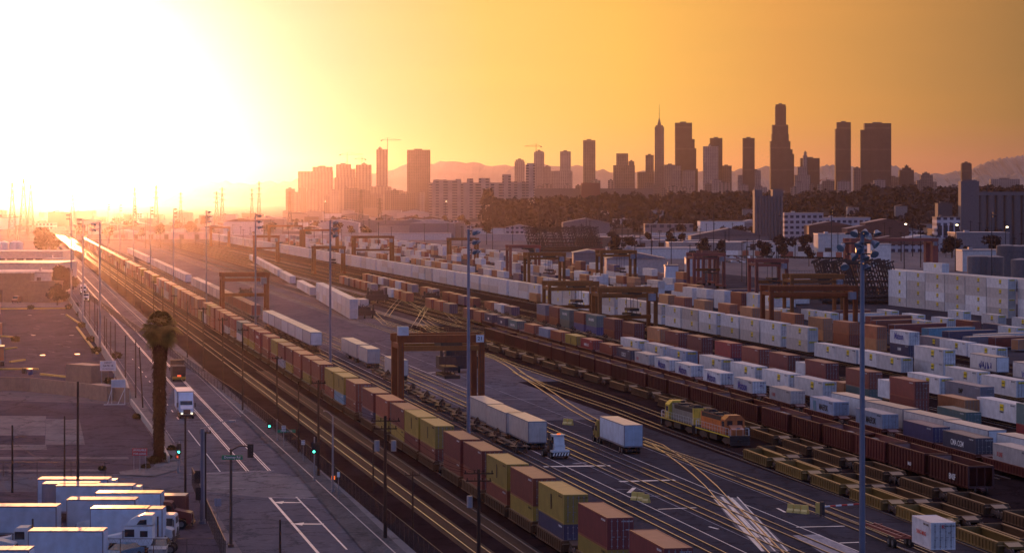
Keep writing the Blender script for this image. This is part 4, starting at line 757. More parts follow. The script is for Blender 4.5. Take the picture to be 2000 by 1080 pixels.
# locomotives
def loco(p, rz, label, hood, cabc, facing_near, L=17.2):
    e = empty('diesel_locomotive', p, rz, label, 'locomotive', 'locomotives coupled together'); f = (lambda y: y) if facing_near else (lambda y: L-y)
    def Bx(b, x0, x1, a, c, z0, z1, m=0): y0, y1 = sorted((f(a), f(c))); return b.box(x0, x1, y0, y1, z0, z1, m)
    b = MB(); Bx(b, -1.5, 1.5, .5, L-.5, 1.35, 1.6); Bx(b, -1.52, 1.52, .4, .55, .55, 1.6); Bx(b, -1.52, 1.52, L-.55, L-.4, .55, 1.6); Bx(b, -.2, .2, -.1, .6, .8, 1.05); b.obj('frame', 'steel', e)
    b = MB()
    for sx in (-1, 1): Bx(b, *sorted((sx*1.5, sx*1.53)), .5, L-.5, 1.42, 1.56)
    b.obj('sill_stripe', 'yel' if hood == 'bnsf' else 'locoy', e)
    b = MB(); Bx(b, -.95, .95, 4.7, L-1.4, 1.6, 3.95); 
    for sx in (-1, 1):
        for k in range(8): Bx(b, *sorted((sx*.95, sx*.98)), 5.2+k*1.2, 6.1+k*1.2, 2.0, 3.2)
    b.obj('long_hood', hood, e)
    b = MB(); Bx(b, -.96, .96, 4.8, L-1.5, 3.95, 4.02); Bx(b, -.7, .7, L-4.6, L-2.0, 4.02, 4.28); b.tube((0, f(L-4), 4.28), (0, f(L-4), 4.4), .55, n=14); b.tube((0, f(L-2.8), 4.28), (0, f(L-2.8), 4.4), .55, n=14); Bx(b, -1.0, 1.0, 8.0, 9.6, 4.0, 4.25); Bx(b, -.25, .25, 6.8, 7.4, 4.0, 4.5)
    for sx in (-1, 1): Bx(b, *sorted((sx*.97, sx*.99)), 6, L-2, 3.3, 3.9)
    b.obj('roof_gear', 'steel', e)
    b = MB(); pts = [(-1.45, 1.6), (1.45, 1.6), (1.45, 3.7), (.85, 4.3), (-.85, 4.3), (-1.45, 3.7)]; y0, y1 = sorted((f(2.7), f(4.7))); b.prism(pts, y0, y1, ax='y'); c = b.obj('cab', cabc, e)
    b = MB(); yy = f(2.7); d = -.012 if facing_near else .012
    for x0, x1 in ((-1.15, -.35), (.35, 1.15)): b.box(x0, x1, *sorted((yy, yy+d)), 2.85, 3.55)
    b.obj('windscreen', 'glass', e)
    for sx in (-1, 1): b = MB(); Bx(b, *sorted((sx*1.45, sx*1.462)), 3.0, 4.3, 2.7, 3.45); b.obj('side_window', 'glass', e)
    b = MB(); y0, y1 = f(1.2), f(2.7)
    b.add([(-.85, y0, 1.6), (.85, y0, 1.6), (.85, y0, 2.4), (-.85, y0, 2.4), (-.95, y1, 1.6), (.95, y1, 1.6), (.95, y1, 2.95), (-.95, y1, 2.95)], [(0, 1, 2, 3), (4, 7, 6, 5), (0, 3, 7, 4), (1, 5, 6, 2), (3, 2, 6, 7), (0, 4, 5, 1)]); b.obj('nose', cabc, e)
    b = MB(); yn = f(1.18); b.box(-.25, .25, *sorted((yn, yn+d*8)), 2.5, 2.7); b.obj('headlamp', 'wheel', e)
    b = MB()
    for sx in (-1, 1):
        for k in range(13): y = f(1.0+k*(L-2)/12); b.bar((sx*1.48, y, 1.6), (sx*1.48, y, 2.6), .035)
        b.bar((sx*1.48, f(1), 2.6), (sx*1.48, f(L-1), 2.6), .035); b.bar((sx*1.48, f(1), 2.1), (sx*1.48, f(L-1), 2.1), .025)
    for yy_ in (f(.55), f(L-.55)):
        for x in (-1.3, -.5, .5, 1.3): b.bar((x, yy_, 1.5), (x, yy_, 2.6), .035)
        b.bar((-1.3, yy_, 2.6), (1.3, yy_, 2.6), .035); 
        for x in (-1.42, 1.42): b.bar((x, yy_, .5), (x, yy_, 2.5), .05)
    b.obj('handrail', 'whitet', e)
    b = MB(); b.tube((-.0, 6.6, 1.0), (0, 10.4, 1.0), .75, n=12); b.box(-1.35, 1.35, 6.8, 10.2, .5, 1.3); b.obj('fuel_tank', 'steel', e)
    for yb in (3.1, L-3.1):
        b = MB()
        for sx in (-1, 1): b.prism([(yb-1.9, .5), (yb-1.9, .9), (yb-1.2, 1.15), (yb+1.2, 1.15), (yb+1.9, .9), (yb+1.9, .5), (yb+1.0, .35), (yb-1.0, .35)], *sorted((sx*.95, sx*1.1)))
        o = b.obj('bogie', 'iron', e)
        for dy in (-1.35, 1.35):
            for sx in (-.78, .78): w = MB(); w.tube((sx-.07, yb+dy, .62), (sx+.07, yb+dy, .62), .5, n=16); w.obj('wheel', 'iron', o)
    b = MB(); Bx(b, -1.45, 1.45, .25, .35, .25, .75); b.obj('pilot', 'steel', e)
    if hood != 'bnsf': b = MB(); Bx(b, -.97, .97, L-1.9, L-1.38, 1.6, 4.0); b.obj('rear_panel', 'locoy', e)
    return e
pl_ = G(1447, 874); rzl = ANG+.035; dl = Vector((-math.sin(rzl), math.cos(rzl), 0))
loco(pl_, rzl, 'weathered orange diesel locomotive with its cab facing the camera', 'bnsf', 'bnsf', True)
loco(pl_+dl*17.9, rzl, 'yellow and grey diesel locomotive coupled behind the orange one', 'locog', 'locoy', False)
# ------------------------------------------------------------------ gantry cranes
def crane(pxl, pxr, ytop, Y, label, depth=7.5, col='crane', beam2=None, leg=.85, spr=True, num=None, t_h=None):
    X0, X1 = XY(pxl, Y), XY(pxr, Y); w = X1-X0; h = CAMH-(ytop-HY)*Y/FPX
    w /= .98; e = empty('gantry_crane', (X0, Y, 0), ANG, label, 'gantry crane', 'gantry cranes over the tracks')
    def P(x, y, z): return Vector((x, y, z))
    def bx(b, xa, xb, ya, yb, z0, z1):
        vs = [P(x, y, z) for x in (xa, xb) for y in (ya, yb) for z in (z0, z1)]; b.add(vs, [(0, 1, 3, 2), (4, 6, 7, 5), (0, 4, 5, 1), (2, 3, 7, 6), (0, 2, 6, 4), (1, 5, 7, 3)])
    gh = 1.25
    for x in (0, w-leg):
        for y in (0, depth):
            b = MB(); bx(b, x, x+leg, y, y+leg*1.1, .9, h-gh); b.obj('leg', col, e)
        b = MB(); bx(b, x-.1, x+leg+.1, -.8, depth+leg+1, .95, 1.75); b.obj('sill_beam', col, e)
        b = MB(); bx(b, x+.1, x+leg-.1, leg, depth, h-gh-1.0, h-gh-.2); b.obj('tie_beam', col, e)
        if Y < 1100:
            for y in (-.3, depth+.6):
                b = MB(); b.tube(P(x+.1, y, .62), P(x+leg-.1, y, .62), .6, n=14); o = b.obj('wheel', 'tyre', e)
            b = MB()                                                     # ladder up the leg
            for k in range(int(h-3)): b.bar(P(x+.2, -.12, 2+k), P(x+.65, -.12, 2+k), .05)
            b.bar(P(x+.2, -.12, 1.8), P(x+.2, -.12, h-1.3), .05); b.bar(P(x+.65, -.12, 1.8), P(x+.65, -.12, h-1.3), .05); b.obj('ladder', 'iron', e)
    for y in (-.06, depth-.06):
        b = MB(); bx(b, -.15, w+.15, y, y+leg*1.1+.1, h-gh, h); b.obj('girder', col, e)
        if Y < 1100: b = MB(); bx(b, leg, w-leg, y+.05, y+leg*1.1+.05, h-gh-1.35, h-gh-.55); b.obj('lower_girder', 'cranew' if num else col, e)
        if Y < 1100:
            b = MB()
            for k in range(int(w/1.5)+1): b.bar(P(k*w/int(w/1.5), y+.1, h), P(k*w/int(w/1.5), y+.1, h+.9), .05)
            b.bar(P(0, y+.1, h+.9), P(w, y+.1, h+.9), .05); b.obj('handrail', 'iron', e)
    if beam2:
        b = MB(); z = beam2; bx(b, leg, w-leg, depth*.45, depth*.45+.8, z, z+1.0); b.obj('spreader_beam', 'cranew', e)
    if spr:
        b = MB(); c = w*.62; bx(b, c-1.8, c+1.8, .3, depth-.2, h-gh-.75, h-gh-.02); b.obj('trolley', 'iron', e)
        b = MB(); zz = h*.42
        bx(b, c-1.2, c+1.2, depth*.1, depth*.9, zz+1.2, zz+1.9); bx(b, c-1.3, c-1.0, -.5, depth+1.5, zz+.2, zz+.5); bx(b, c+1.0, c+1.3, -.5, depth+1.5, zz+.2, zz+.5); bx(b, c-1.3, c+1.3, -.5, -.1, zz, zz+.6); bx(b, c-1.3, c+1.3, depth+1.1, depth+1.5, zz, zz+.6)
        for xx in (c-.9, c+.9):
            for yy in (depth*.2, depth*.8): b.bar(P(xx, yy, zz+1.9), P(xx, yy, h-gh-.7), .10); b.bar(P(xx, yy, zz+.3), P(xx*.5+c*.5, yy, zz+1.3), .12)
        b.obj('spreader', 'steel', e)
    b = MB(); cx0 = (-.2 if num else w-2.6); bx(b, cx0, cx0+1.7, -1.5, .0, h-gh-2.1 if not num else h+.05, h-gh-.3 if not num else h+1.5); b.obj('operator_cab', 'grey' if not num else 'cabw', e)
    if num:
        b = MB(); bx(b, w-1.45, w-.15, -.14, -.08, h-1.25, h-.05); o = b.obj('number_panel', 'cabw', e)
        lettering(num, .85, 'black', e, tuple(P(w-.8, -.17, h-.66)), 'y', name='number')
    return e
CR = [(778, 946, 655, 421, 'rust-stained orange gantry crane numbered 21, over the trailer lane', 7.2, 'crane', None, .95, True, '21', 0),
      (433, 524, 533, 774, 'orange gantry crane beyond the one numbered 21, straddling the same trailer track', 7.2, 'crane', 5.5, .9, False, None, 0),
      (1071, 1170, 550, 709, 'amber gantry crane over the white double row, beside another touching its leg', 7.5, 'cranew', 4.5, .85, True, None, 0),
      (1169, 1286, 562, 650, 'larger amber gantry crane carrying a black spreader low between its legs', 7.5, 'cranew', 4.4, .9, True, None, 0),
      (1504, 1680, 559, 633, 'wide orange gantry crane straddling the orange container row near the tall mast', 7.5, 'crane', 10.4, 1.0, False, None, 0),
      (1545, 1652, 536, 740, 'amber gantry crane just behind the wide one over orange containers', 7.5, 'cranew', 6, .9, True, None, 0),
      (613, 674, 481, 1180, 'small hazy crane over the far end of the long white row', 8, 'cranew', None, 1.0, True, None, 0),
      (691, 769, 461, 1350, 'hazy wide crane behind the start of the long white row', 8, 'cranew', 8, 1.2, False, None, 0),
      (593, 661, 448, 1650, 'faint crane with thin legs rising behind a light mast', 8, 'cranew', None, 1.2, False, None, 0),
      (525, 590, 440, 1850, 'faint sunlit crane, northernmost in the glowing haze', 8, 'cranew', None, 1.3, False, None, 0),
      (497, 545, 460, 1400, 'hazy crane straddling rows behind the road-side trailers', 8, 'cranew', 8, 1.2, False, None, 0),
      (411, 449, 443, 1900, 'pale orange crane lost in sun glare above the train', 8, 'cranew', None, 1.3, False, None, 0),
      (878, 935, 465, 1380, 'brown crane half hidden by the triple-lamp mast', 8, 'cranew', None, 1.1, False, None, 0),
      (995, 1056, 479, 1150, 'red crane standing in front of the upright chassis rack', 8, 'crane2', None, 1.1, True, None, 0),
      (1031, 1105, 494, 990, 'amber crane in front of the red one beside the chassis rack', 8, 'cranew', None, 1.0, True, None, 0),
      (1173, 1244, 489, 1000, 'amber crane lifting above a pale shed roof in mid-yard', 8, 'cranew', None, 1.0, True, None, 0),
      (1354, 1418, 494, 1000, 'orange crane crowded with girders beside the parked cars', 9, 'crane2', 7, 1.1, True, None, 0),
      (1372, 1400, 490, 1040, 'narrow red crane inside the outline of the crowded orange one', 8, 'crane2', 6, 1.1, False, None, 0),
      (1476, 1541, 506, 880, 'red-orange crane left of the second chassis rack', 9, 'crane2', 6, 1.0, True, None, 0),
      (1663, 1838, 466, 1150, 'huge dull red bridge crane behind the four-high container wall', 9, 'crane2', None, 2.6, False, None, 0)]
for c in CR: crane(*c[:4], c[4].replace('left of', 'next to'), *c[5:11])
# ------------------------------------------------------------------ light masts, poles, lamps
def lamp_head(e, z, x, d, r=.32):
    b = MB(); b.tube((x, 0, z), (x+.45*d[0], .45*d[1], z-.35), .16, r, n=12); o = b.obj('floodlight', 'pole', e)
    b = MB(); v = Vector((.47*d[0], .47*d[1], -.37)); b.tube(Vector((x, 0, z))+v*.98, Vector((x, 0, z))+v*1.02, r*.93, n=12); b.obj('lens', 'lampglass', o)
def mast(x, Y, h, label, r=.30, tiers=3, side=1, cluster=False, col='pole', group='tall light masts', lit=False, step=1.1, arm=1.6, small=False):
    e = empty('light_mast', (x, Y, 0), 0, label, 'light mast', group)
    b = MB(); b.tube((0, 0, 0), (0, 0, h), r, r*.62, n=14); b.tube((0, 0, 0), (0, 0, .35), r*1.9, n=14); b.obj('pole', col, e)
    b = MB()
    if cluster:
        for k, z in enumerate((h-.1, h-1.0, h-2.0, h-2.9)):
            w = (1.6, 1.9, 1.5, 1.6)[k]; b.bar((-w, 0, z), (w*.8, 0, z), .12); b.bar((0, -w, z), (0, w, z), .12)
        b.obj('bracket', 'steel', e); RR = random.Random(3)
        for k, (x_, z_) in enumerate(((-.6, h+.2), (.3, h+.25), (1.3, h+.2), (-1.7, h-1.1), (-.2, h-.9), (.9, h-.8), (-1.0, h-2.0), (.2, h-2.1), (1.0, h-1.7), (-1.7, h-2.9), (.35, h-3.0), (-.5, h-1.4), (.7, h-.1))):
            lamp_head(e, z_, x_, (RR.uniform(-.9, .9), -RR.uniform(.3, 1)), .42)
    else:
        for k in range(tiers):
            z = h-.25-k*step; b.bar((0, 0, z), (arm*side, 0, z), .13); b.bar((0, 0, z-.5), (arm*.8*side, 0, z), .08)
        b.obj('bracket', 'steel', e)
        if not small:
            for k in range(tiers):
                z = h-.2-k*step
                for j in (.55, 1.0): lamp_head(e, z, arm*j*side, (.5*side, -.7 if j < .8 else -.2), .40)
        else:
            for k in range(tiers): b = MB(); b.box(*sorted((arm*.25*side, arm*1.05*side)), -.35, .35, h-.55-k*step, h-.05-k*step); b.obj('floodlight', 'flit' if lit else 'steel', e)
    return e
for k, (px, Y, h) in enumerate(((920, 349, 30.7), (647, 501, 30.8), (501, 654, 31.2), (405, 818, 31.4), (341, 982, 31.6), (296, 1144, 31.8), (263, 1300, 32), (236, 1463, 32.2), (213, 1640, 32.3))):
    b = mast(XY(px-5 if k == 0 else px-2, Y), Y, h, 'blue-grey light mast with three lamp tiers, %s of the row behind container train' % ORD_(k), .27, 3, 1, step=1.3 if k < 2 else 1.5, arm=1.15 if k < 2 else 1.3, small=k > 3)
mast(XY(1684, 240), 240, 31.6, 'huge light mast bristling with floodlights rising over the well wagons', .31, cluster=True)
for k, (px, Y, h) in enumerate(((195, 584, 29.7), (162, 720, 29.6), (139, 862, 30))):
    mast(XY(px, Y), Y, h, 'light mast with lamps pointing toward the depot, %s along the road wall' % ORD_(k), .30, 2, -1, col='poleg', step=1.3, arm=1.6, small=k > 0, group='light masts along the road wall')
for k, (px, Y, h, t) in enumerate(((1054, 1600, 35, 2), (1215, 1450, 34.3, 2), (1394, 1150, 32.8, 2), (1624, 1000, 31, 2), (1937, 900, 30.5, 2), (962, 1700, 33, 1), (1240, 1300, 19, 1), (1311, 1200, 20, 1), (1449, 1100, 17, 1), (1458, 1050, 16, 1), (1866, 1250, 23, 1), (1964, 1250, 22, 1), (1766, 1300, 23, 1), (870, 2500, 34, 1), (634, 2600, 34, 1), (1520, 1500, 26, 1), (1145, 1900, 26, 1))):
    lit = px in (1866, 1964, 1766, 870, 634)
    mast(XY(px, Y), Y, h, '%s mast, %s westward among those beyond the rows' % ('lit lamp' if lit else 'dark thin light', ORD_(k)), .22 if Y < 1250 else .28, t, 1, col='steel', group='masts beyond the container rows', lit=lit, small=True, arm=1.6 if not lit else 1.2)
def wood_pole(px, ybase, ytop, label, arms=(), r=.16, transformers=0, lean=0):
    p = G(px, ybase); h = CAMH-(ytop-HY)*p.y/FPX; e = empty('utility_pole', p, 0, label, 'utility pole', 'wooden utility poles')
    b = MB(); b.tube((0, 0, 0), (lean, 0, h), r, r*.7, n=10); b.obj('pole', 'wood', e)
    for k, (z, w) in enumerate(arms):
        b = MB(); b.bar((-w, 0, h-z), (w, 0, h-z), .12)
        for j in range(4): x = -w*.9+j*w*.6; b.tube((x, 0, h-z+.06), (x, 0, h-z+.3), .05, n=6)
        b.obj('crossarm', 'wood', e)
    for k in range(transformers):
        b = MB(); x = (-.85, .85, 0)[k]; b.tube((x, 0, h-3.6), (x, 0, h-2.5), .27, n=12); b.obj('transformer', 'poleg', e)
    return e, p, h
PP = {}
for k, (px, yb, yt, arms, tr, r) in enumerate(((752.5, 1052, 812, ((.5, 1.5), (1.3, 1.2)), 2, .20), (935, 1108, 916, ((.4, 1.4), (1.1, 1.2)), 1, .2), (622, 930, 742, ((.4, .9),), 0, .18), (729, 962, 868, (), 0, .12), (806, 1045, 920, ((.4, .8),), 0, .12), (583, 884, 745, (), 0, .13), (541, 832, 695, ((.4, .8),), 0, .15),
        (474, 802, 640, ((.4, .8),), 0, .15), (435, 762, 620, ((.4, .9),), 0, .15), (397, 725, 600, ((.4, .8),), 0, .15), (366, 699, 588, (), 0, .14), (340, 672, 575, ((.4, .8),), 0, .14), (318, 650, 560, (), 0, .14), (300, 632, 548, ((.4, .8),), 0, .14), (277, 612, 535, (), 0, .14), (262, 597, 528, ((.4, .8),), 0, .14), (245, 580, 517, (), 0, .14), (230, 566, 510, (), 0, .14), (215, 551, 500, ((.4, .8),), 0, .14))):
    PP[k] = wood_pole(px, yb, yt, 'dark wooden pole on the rail side of the road, %s from the crossing' % ORD_(k), arms, r, tr)
for k, (px, yb, yt) in enumerate(((279, 797, 678), (265, 778, 663), (245, 742, 655), (225, 702, 632), (216, 700, 628), (208, 690, 622), (204, 678, 617), (190, 662, 602), (185, 650, 582), (175, 636, 572), (166, 625, 570))):
    wood_pole(px, yb, yt, 'slim dark pole on the depot side of the road, %s from the palm' % ORD_(k), (), .13, 0, -.6 if k == 0 else 0)
for k, (px, yb, yt, r) in enumerate(((152, 1010, 745, .17), (126, 960, 812, .12), (24, 962, 830, .14), (362, 992, 810, .15), (401, 1020, 843, .14), (547, 1120, 1014, .13))):
    wood_pole(px, yb, yt, ['tall pole at the truck lot with orange marker, beyond the box trucks', 'thin pole beside the tall marked one in the vacant lot', 'lone pole at the edge of the vacant lot', 'pole at the street corner by the palm', 'pole with crossbar beside the corner signal post', 'cut-off post on the road closest to the camera'][k], ((.1, .6),) if k == 4 else (), r)
def wire(a, b, sag=.6, label=''):
    a, b = Vector(a), Vector(b); m = MB(); n = 10; pts = [a.lerp(b, k/n) - Vector((0, 0, sag*4*(k/n)*(1-k/n))) for k in range(n+1)]
    for p, q in zip(pts, pts[1:]): m.tube(p, q, .014, n=4)
    o = m.obj('overhead_wire', 'wire'); tag(o, label, 'wire', 'overhead wires')
tops = [(PP[k][1], PP[k][2]) for k in (1, 0, 2, 6, 7, 8, 9, 11, 13)]
for k, ((p, h), (q, g)) in enumerate(zip(tops, tops[1:])):
    for j, x in enumerate((-1.0, 0, 1.0)): wire(p+Vector((x, 0, h-.3)), q+Vector((x*.8, 0, g-.3)), 1.2, 'thin dark wire %s of three, spanning the %s pair of rail-side poles' % (ORD_(j), ORD_(k)))
p, q = G(24, 962), G(152, 1010); wire(p+Vector((0, 0, 6.2)), q+Vector((0, 0, 5.6)), .8, 'sagging dark wire between the two poles over the truck lot'); wire(q+Vector((0, 0, 6.5)), G(401, 1020)+Vector((0, 0, 7.5)), 1.0, 'dark wire from the marked pole to the corner signal')
# ------------------------------------------------------------------ street corner: signals, signs, lamps
def arm_signal(label, px, yb, h, arm_to, heads, sign=None, col='poleg', r=.13):
    p = G(px, yb); e = empty('traffic_signal', p, 0, label, 'traffic signal', 'signals at the crossing')
    b = MB(); b.tube((0, 0, 0), (0, 0, h), r, r*.75, n=10); b.tube((0, 0, 0), (0, 0, .3), r*1.8, n=10); b.obj('pole', col, e)
    if arm_to:
        b = MB(); pts = [Vector((0, 0, h-.2)).lerp(Vector(arm_to), k/6) + Vector((0, 0, .35*math.sin(k/6*math.pi))) for k in range(7)]
        for a, c in zip(pts, pts[1:]): b.tube(a, c, .07, n=7)
        b.obj('mast_arm', col, e)
    for hx, hy, hz, lit in heads:
        b = MB(); b.box(hx-.20, hx+.20, hy-.14, hy+.14, hz-.58, hz+.58); b.box(hx-.30, hx+.30, hy-.15, hy-.13, hz-.68, hz+.68)
        for k in (-1, 0, 1): b.tube((hx, hy-.14, hz+k*.36+.02), (hx, hy-.38, hz+k*.36+.04), .15, n=10)
        o = b.obj('signal_head', 'black', e)
        for k in (-1, 0, 1): b = MB(); b.tube((hx, hy-.385, hz+k*.36), (hx, hy-.40, hz+k*.36), .15 if lit == 'g' and k == -1 else .12, n=12); b.obj('lens', 'glit' if (lit == 'g' and k == -1) else 'black', o)
    if sign:
        sx, sy, sz, txt, w = sign; b = MB(); b.box(sx-w/2, sx+w/2, sy-.03, sy+.03, sz-.23, sz+.23); o = b.obj('street_name_sign', 'gsign', e); lettering(txt, .34, 'whitet', o, (sx, sy-.045, sz), 'y')
    return e
arm_signal('tan signal pole with long mast arm reaching over the road and green name sign', 451, 1068, 9.8, (1.9, .3, 9.9), ((1.95, .2, 9.6, ''),), (.15, -.2, 9.0, 'Downey Rd', 2.1), 'iron', .17)
arm_signal('grey signal pole on the rail side holding a green light', 614, 940, 5.5, None, ((0, -.2, 4.1, 'g'), (.45, -.1, 4.2, '')), None, 'poleg', .10)
arm_signal('signal arm with green name sign beyond the crossing', 541, 862, 3.2, None, ((-1.05, 0, 2.6, 'g'),), (1.35, 0, 1.5, 'Downey Rd', 2.6), 'poleg', .08)
arm_signal('short corner post with green signal beside the palm', 350, 922, 4.0, None, ((0, -.1, 3.0, 'g'),), None, 'poleg', .07)
arm_signal('tall grey corner pole with two dark signal heads turned sideways', 394, 1022, 10.2, None, ((-.45, 0, 5.0, ''), (-.35, 0, 3.2, '')), None, 'pole', .20)
for px, yb, z, lab in ((651, 961, 1.75, 'walk signal showing an orange hand on the gravel side'), (347, 922, 2.0, 'small amber walk signal on the palm corner')):
    p = G(px, yb); e = empty('pedestrian_signal', p, 0, lab, 'walk signal'); b = MB(); b.tube((0, 0, 0), (0, 0, 3.0), .06, n=8); b.obj('post', 'poleg', e)
    b = MB(); b.box(-.28, .28, -.15, .15, z-.25, z+.3); o = b.obj('housing', 'black', e); b = MB(); b.box(-.22, .22, -.17, -.155, z-.2, z+.22); b.obj('lit_panel', 'osign' if px == 651 else 'brown', o)
    b = MB(); b.box(-.07, .07, -.19, -.172, z-.12, z+.12); b.obj('hand_symbol', 'rlit', o)
    if px == 651: b = MB(); b.box(-.18, .18, -.2, .2, 2.1, 3.3); b.obj('signal_head', 'black', e)
def street_lamp(px, yb, h, arm, label):
    p = G(px, yb); e = empty('street_lamp', p, 0, label, 'street lamp', 'curved-arm street lamps')
    b = MB(); b.tube((0, 0, 0), (0, 0, h*.93), .14, .09, n=10); b.tube((0, 0, 0), (0, 0, .5), .22, n=10); b.obj('pole', 'poleg', e)
    b = MB(); pts = [Vector((arm*k/6, 0, h*.93 + (h*.07)*math.sin(k/6*math.pi/2))) for k in range(7)]
    for a, c in zip(pts, pts[1:]): b.tube(a, c, .05, n=7)
    b.obj('arm', 'poleg', e); b = MB(); b.box(*sorted((arm-.1, arm*1.22)), -.14, .14, h-.08, h+.08); b.obj('lamp', 'poleg', e)
street_lamp(650, 962, 9.7, -.9, 'cobra-head street lamp on the gravel side leaning over the road'); street_lamp(398, 1022, 11.0, 2.8, 'cobra-head street lamp whose long arm stretches toward the road at the truck lot corner')
def road_sign(px, yb, z, w, h, mt, label, txt=None, tm='black', posts=1, H=None):
    p = G(px, yb); e = empty('road_sign', p, 0, label, 'sign')
    for k in range(posts): x = 0 if posts == 1 else -w*.4+k*w*.8/(posts-1); b = MB(); b.tube((x, .04, 0), (x, .04, z), .04, n=7); b.obj('post', 'poleg', e)
    b = MB(); b.box(-w/2, w/2, -.02, .02, z-h/2, z+h/2); o = b.obj('panel', mt, e)
    if txt:
        ls = txt.split('|')
        for i, l in enumerate(ls): lettering(l, h/len(ls)*.75, tm, o, (0, -.035, z+h/2-(i+.5)*h/len(ls)), 'y')
    return e
road_sign(554, 872, 2.6, .6, .75, 'white2', 'small white sign beside the green name sign', 'NO|TURN'); road_sign(592, 902, 2.6, .5, .6, 'white2', 'small white sign on the gravel near the signal pole', 'ONE|WAY')
road_sign(661, 975, 2.9, .32, .6, 'white2', 'narrow white plate on a thin post by the walk signal'); road_sign(425, 1030, 2.7, .75, .85, 'grey', 'grey back of a square sign on the truck lot pavement')
road_sign(273, 922, 2.6, 1.9, .9, 'redt', 'red property sign on three posts at the vacant lot corner', 'AVAILABLE|FOR LEASE', 'whitet', 3)
p = G(231, 790); e = empty('billboard_frame', p, .1, 'white slatted panel raised on a white timber frame by the wall', 'frame')
b = MB(); b.box(-1.2, 1.2, -.05, .05, 2.9, 4.3); b.box(-1.2, 1.2, -.09, -.05, 3.35, 3.4); b.box(-1.2, 1.2, -.09, -.05, 3.85, 3.9); b.obj('panel', 'cabw', e)
b = MB(); b.bar((-1.1, 0, 0), (-1.1, 0, 3), .10); b.bar((1.1, 0, 0), (1.1, 0, 3), .10); b.bar((-1.1, 0, 2.7), (-1.8, -.6, 0), .08); b.bar((1.1, 0, 2.7), (-.1, -.6, 0), .08); b.bar((-2.4, -.6, .08), (1.2, -.6, .08), .14); b.obj('frame', 'cabw', e)
p = G(211, 760); e = empty('yard_sign', p, .05, 'white sign with lines of lettering above the brown wall', 'sign')
b = MB(); b.box(-1.45, 1.45, -.05, .05, 3.4, 5.2); b.obj('panel', 'white2', e); lettering('DEPOT', .42, 'black', e, (0, -.07, 4.85), 'y'); lettering('GATE 10', .5, 'black', e, (0, -.07, 4.3), 'y'); lettering('NO TRESPASSING', .26, 'black', e, (0, -.07, 3.75), 'y'); b = MB(); b.bar((-1.2, 0, 0), (-1.2, 0, 3.4), .12); b.bar((1.2, 0, 0), (1.2, 0, 3.4), .12); b.obj('post', 'poleg', e)
# ------------------------------------------------------------------ walls, fences, bins
def wall(pts, h, th, mt, name, label, cat='wall', cap=None):
    b = MB(); o0 = pts[0]
    for a, c in zip(pts, pts[1:]):
        d = (c-a); n = Vector((d.y, -d.x, 0)).normalized()*th/2; b.add([a-o0-n, a-o0+n, c-o0+n, c-o0-n] + [v+Vector((0, 0, h)) for v in (a-o0-n, a-o0+n, c-o0+n, c-o0-n)], [(0, 1, 5, 4), (1, 2, 6, 5), (2, 3, 7, 6), (3, 0, 4, 7), (4, 5, 6, 7)])
    o = b.obj(name, mt, None, o0); return tag(o, label, cat)
wall([G(-250, 757), G(60, 764), G(252, 786)], 2.5, .3, 'brick', 'block_wall', 'tan block wall facing the vacant lot')
wall([G(252, 786), G(246, 766), G(200, 690), G(138, 592), G(110, 545)], 2.2, .35, 'conc', 'concrete_wall', 'grey concrete wall running beside the road past the depot')
wall([G(330, 905), G(300, 850), G(256, 790)], 1.0, .25, 'conc', 'concrete_wall', 'low concrete wall beside the road behind the palm')
wall([G(145, 744), G(195, 748)], 3.4, 4.0, 'brick', 'block_shed', 'brown block shed behind the tan wall', 'shed')
wall([G(187, 778), G(222, 783)], 2.6, 2.5, 'brick', 'block_shed', 'small tan block hut at the corner of the depot wall', 'hut')
for pts in ([G(-50, 722), G(75, 722)], [G(0, 604), G(138, 603)], [G(20, 708), G(48, 704)], [G(130, 616), G(158, 634)], [G(150, 640), G(190, 692)], [G(0, 684), G(32, 680)], [G(80, 732), G(136, 738)], [G(-20, 655), G(30, 660)]):
    wall(pts, .35, .5, 'kerby', 'painted_kerb', None)['kind'] = 'structure'
for px, y, w, h, mt, lab in ((148, 738, 1.9, 1.9, 'bin', 'large green steel bin with pale lid against the tan wall'), (59, 733, .9, 1.2, 'blue', 'blue waste bin beside a black one inside the depot wall'), (47, 730, .7, 1.1, 'black', 'black waste bin beside the blue one inside the depot wall')):
    p = G(px, y); e = empty('waste_bin', p, 0, lab, 'bin'); b = MB(); b.prism([(-w/2*.9, .12), (w/2*.9, .12), (w/2, h), (-w/2, h)], -.5, .5, ax='y'); b.obj('body', mt, e); b = MB(); b.prism([(-w/2-.05, h+.01), (w/2+.05, h+.01), (w/2, h+.14), (-w/2, h+.14)], -.58, .58, ax='y'); b.obj('lid', 'beige' if mt == 'bin' else mt, e)
def chain_fence(a, c, h, label, step=3.0, mt='steel'):
    e = empty('chain_link_fence', a, 0, label, 'fence'); d = c-a; n = max(1, int(d.length/step)); u = d/n; P_ = MB(); P_.tube((0, 0, 0), (0, 0, h), .04, n=6); pm = P_.mesh('fence_post', mt)
    for k in range(n+1): inst(pm, 'fence_post', None, e, u*k)
    m = MB(); m.bar(Vector((0, 0, h)), d+Vector((0, 0, h)), .05); q = int(d.length/.5)
    for k in range(q):
        for sgn in (0, 1):
            a0 = d*(k/q); a1 = d*(min(q, k+3)/q); z0, z1 = (0, h) if sgn else (h, 0); m.bar(a0+Vector((0, 0, z0)), a1+Vector((0, 0, z1)), .012)
    m.obj('lattice', mt, e)
chain_fence(G(500, 812), G(880, 1135), 2.0, 'dark mesh fence between the gravel verge and the tracks'); chain_fence(G(375, 948), G(440, 1100), 2.2, 'dark mesh fence between truck lot and pavement'); chain_fence(G(-60, 930), G(205, 930), 1.8, 'wire fence along the vacant lot edge', 4)
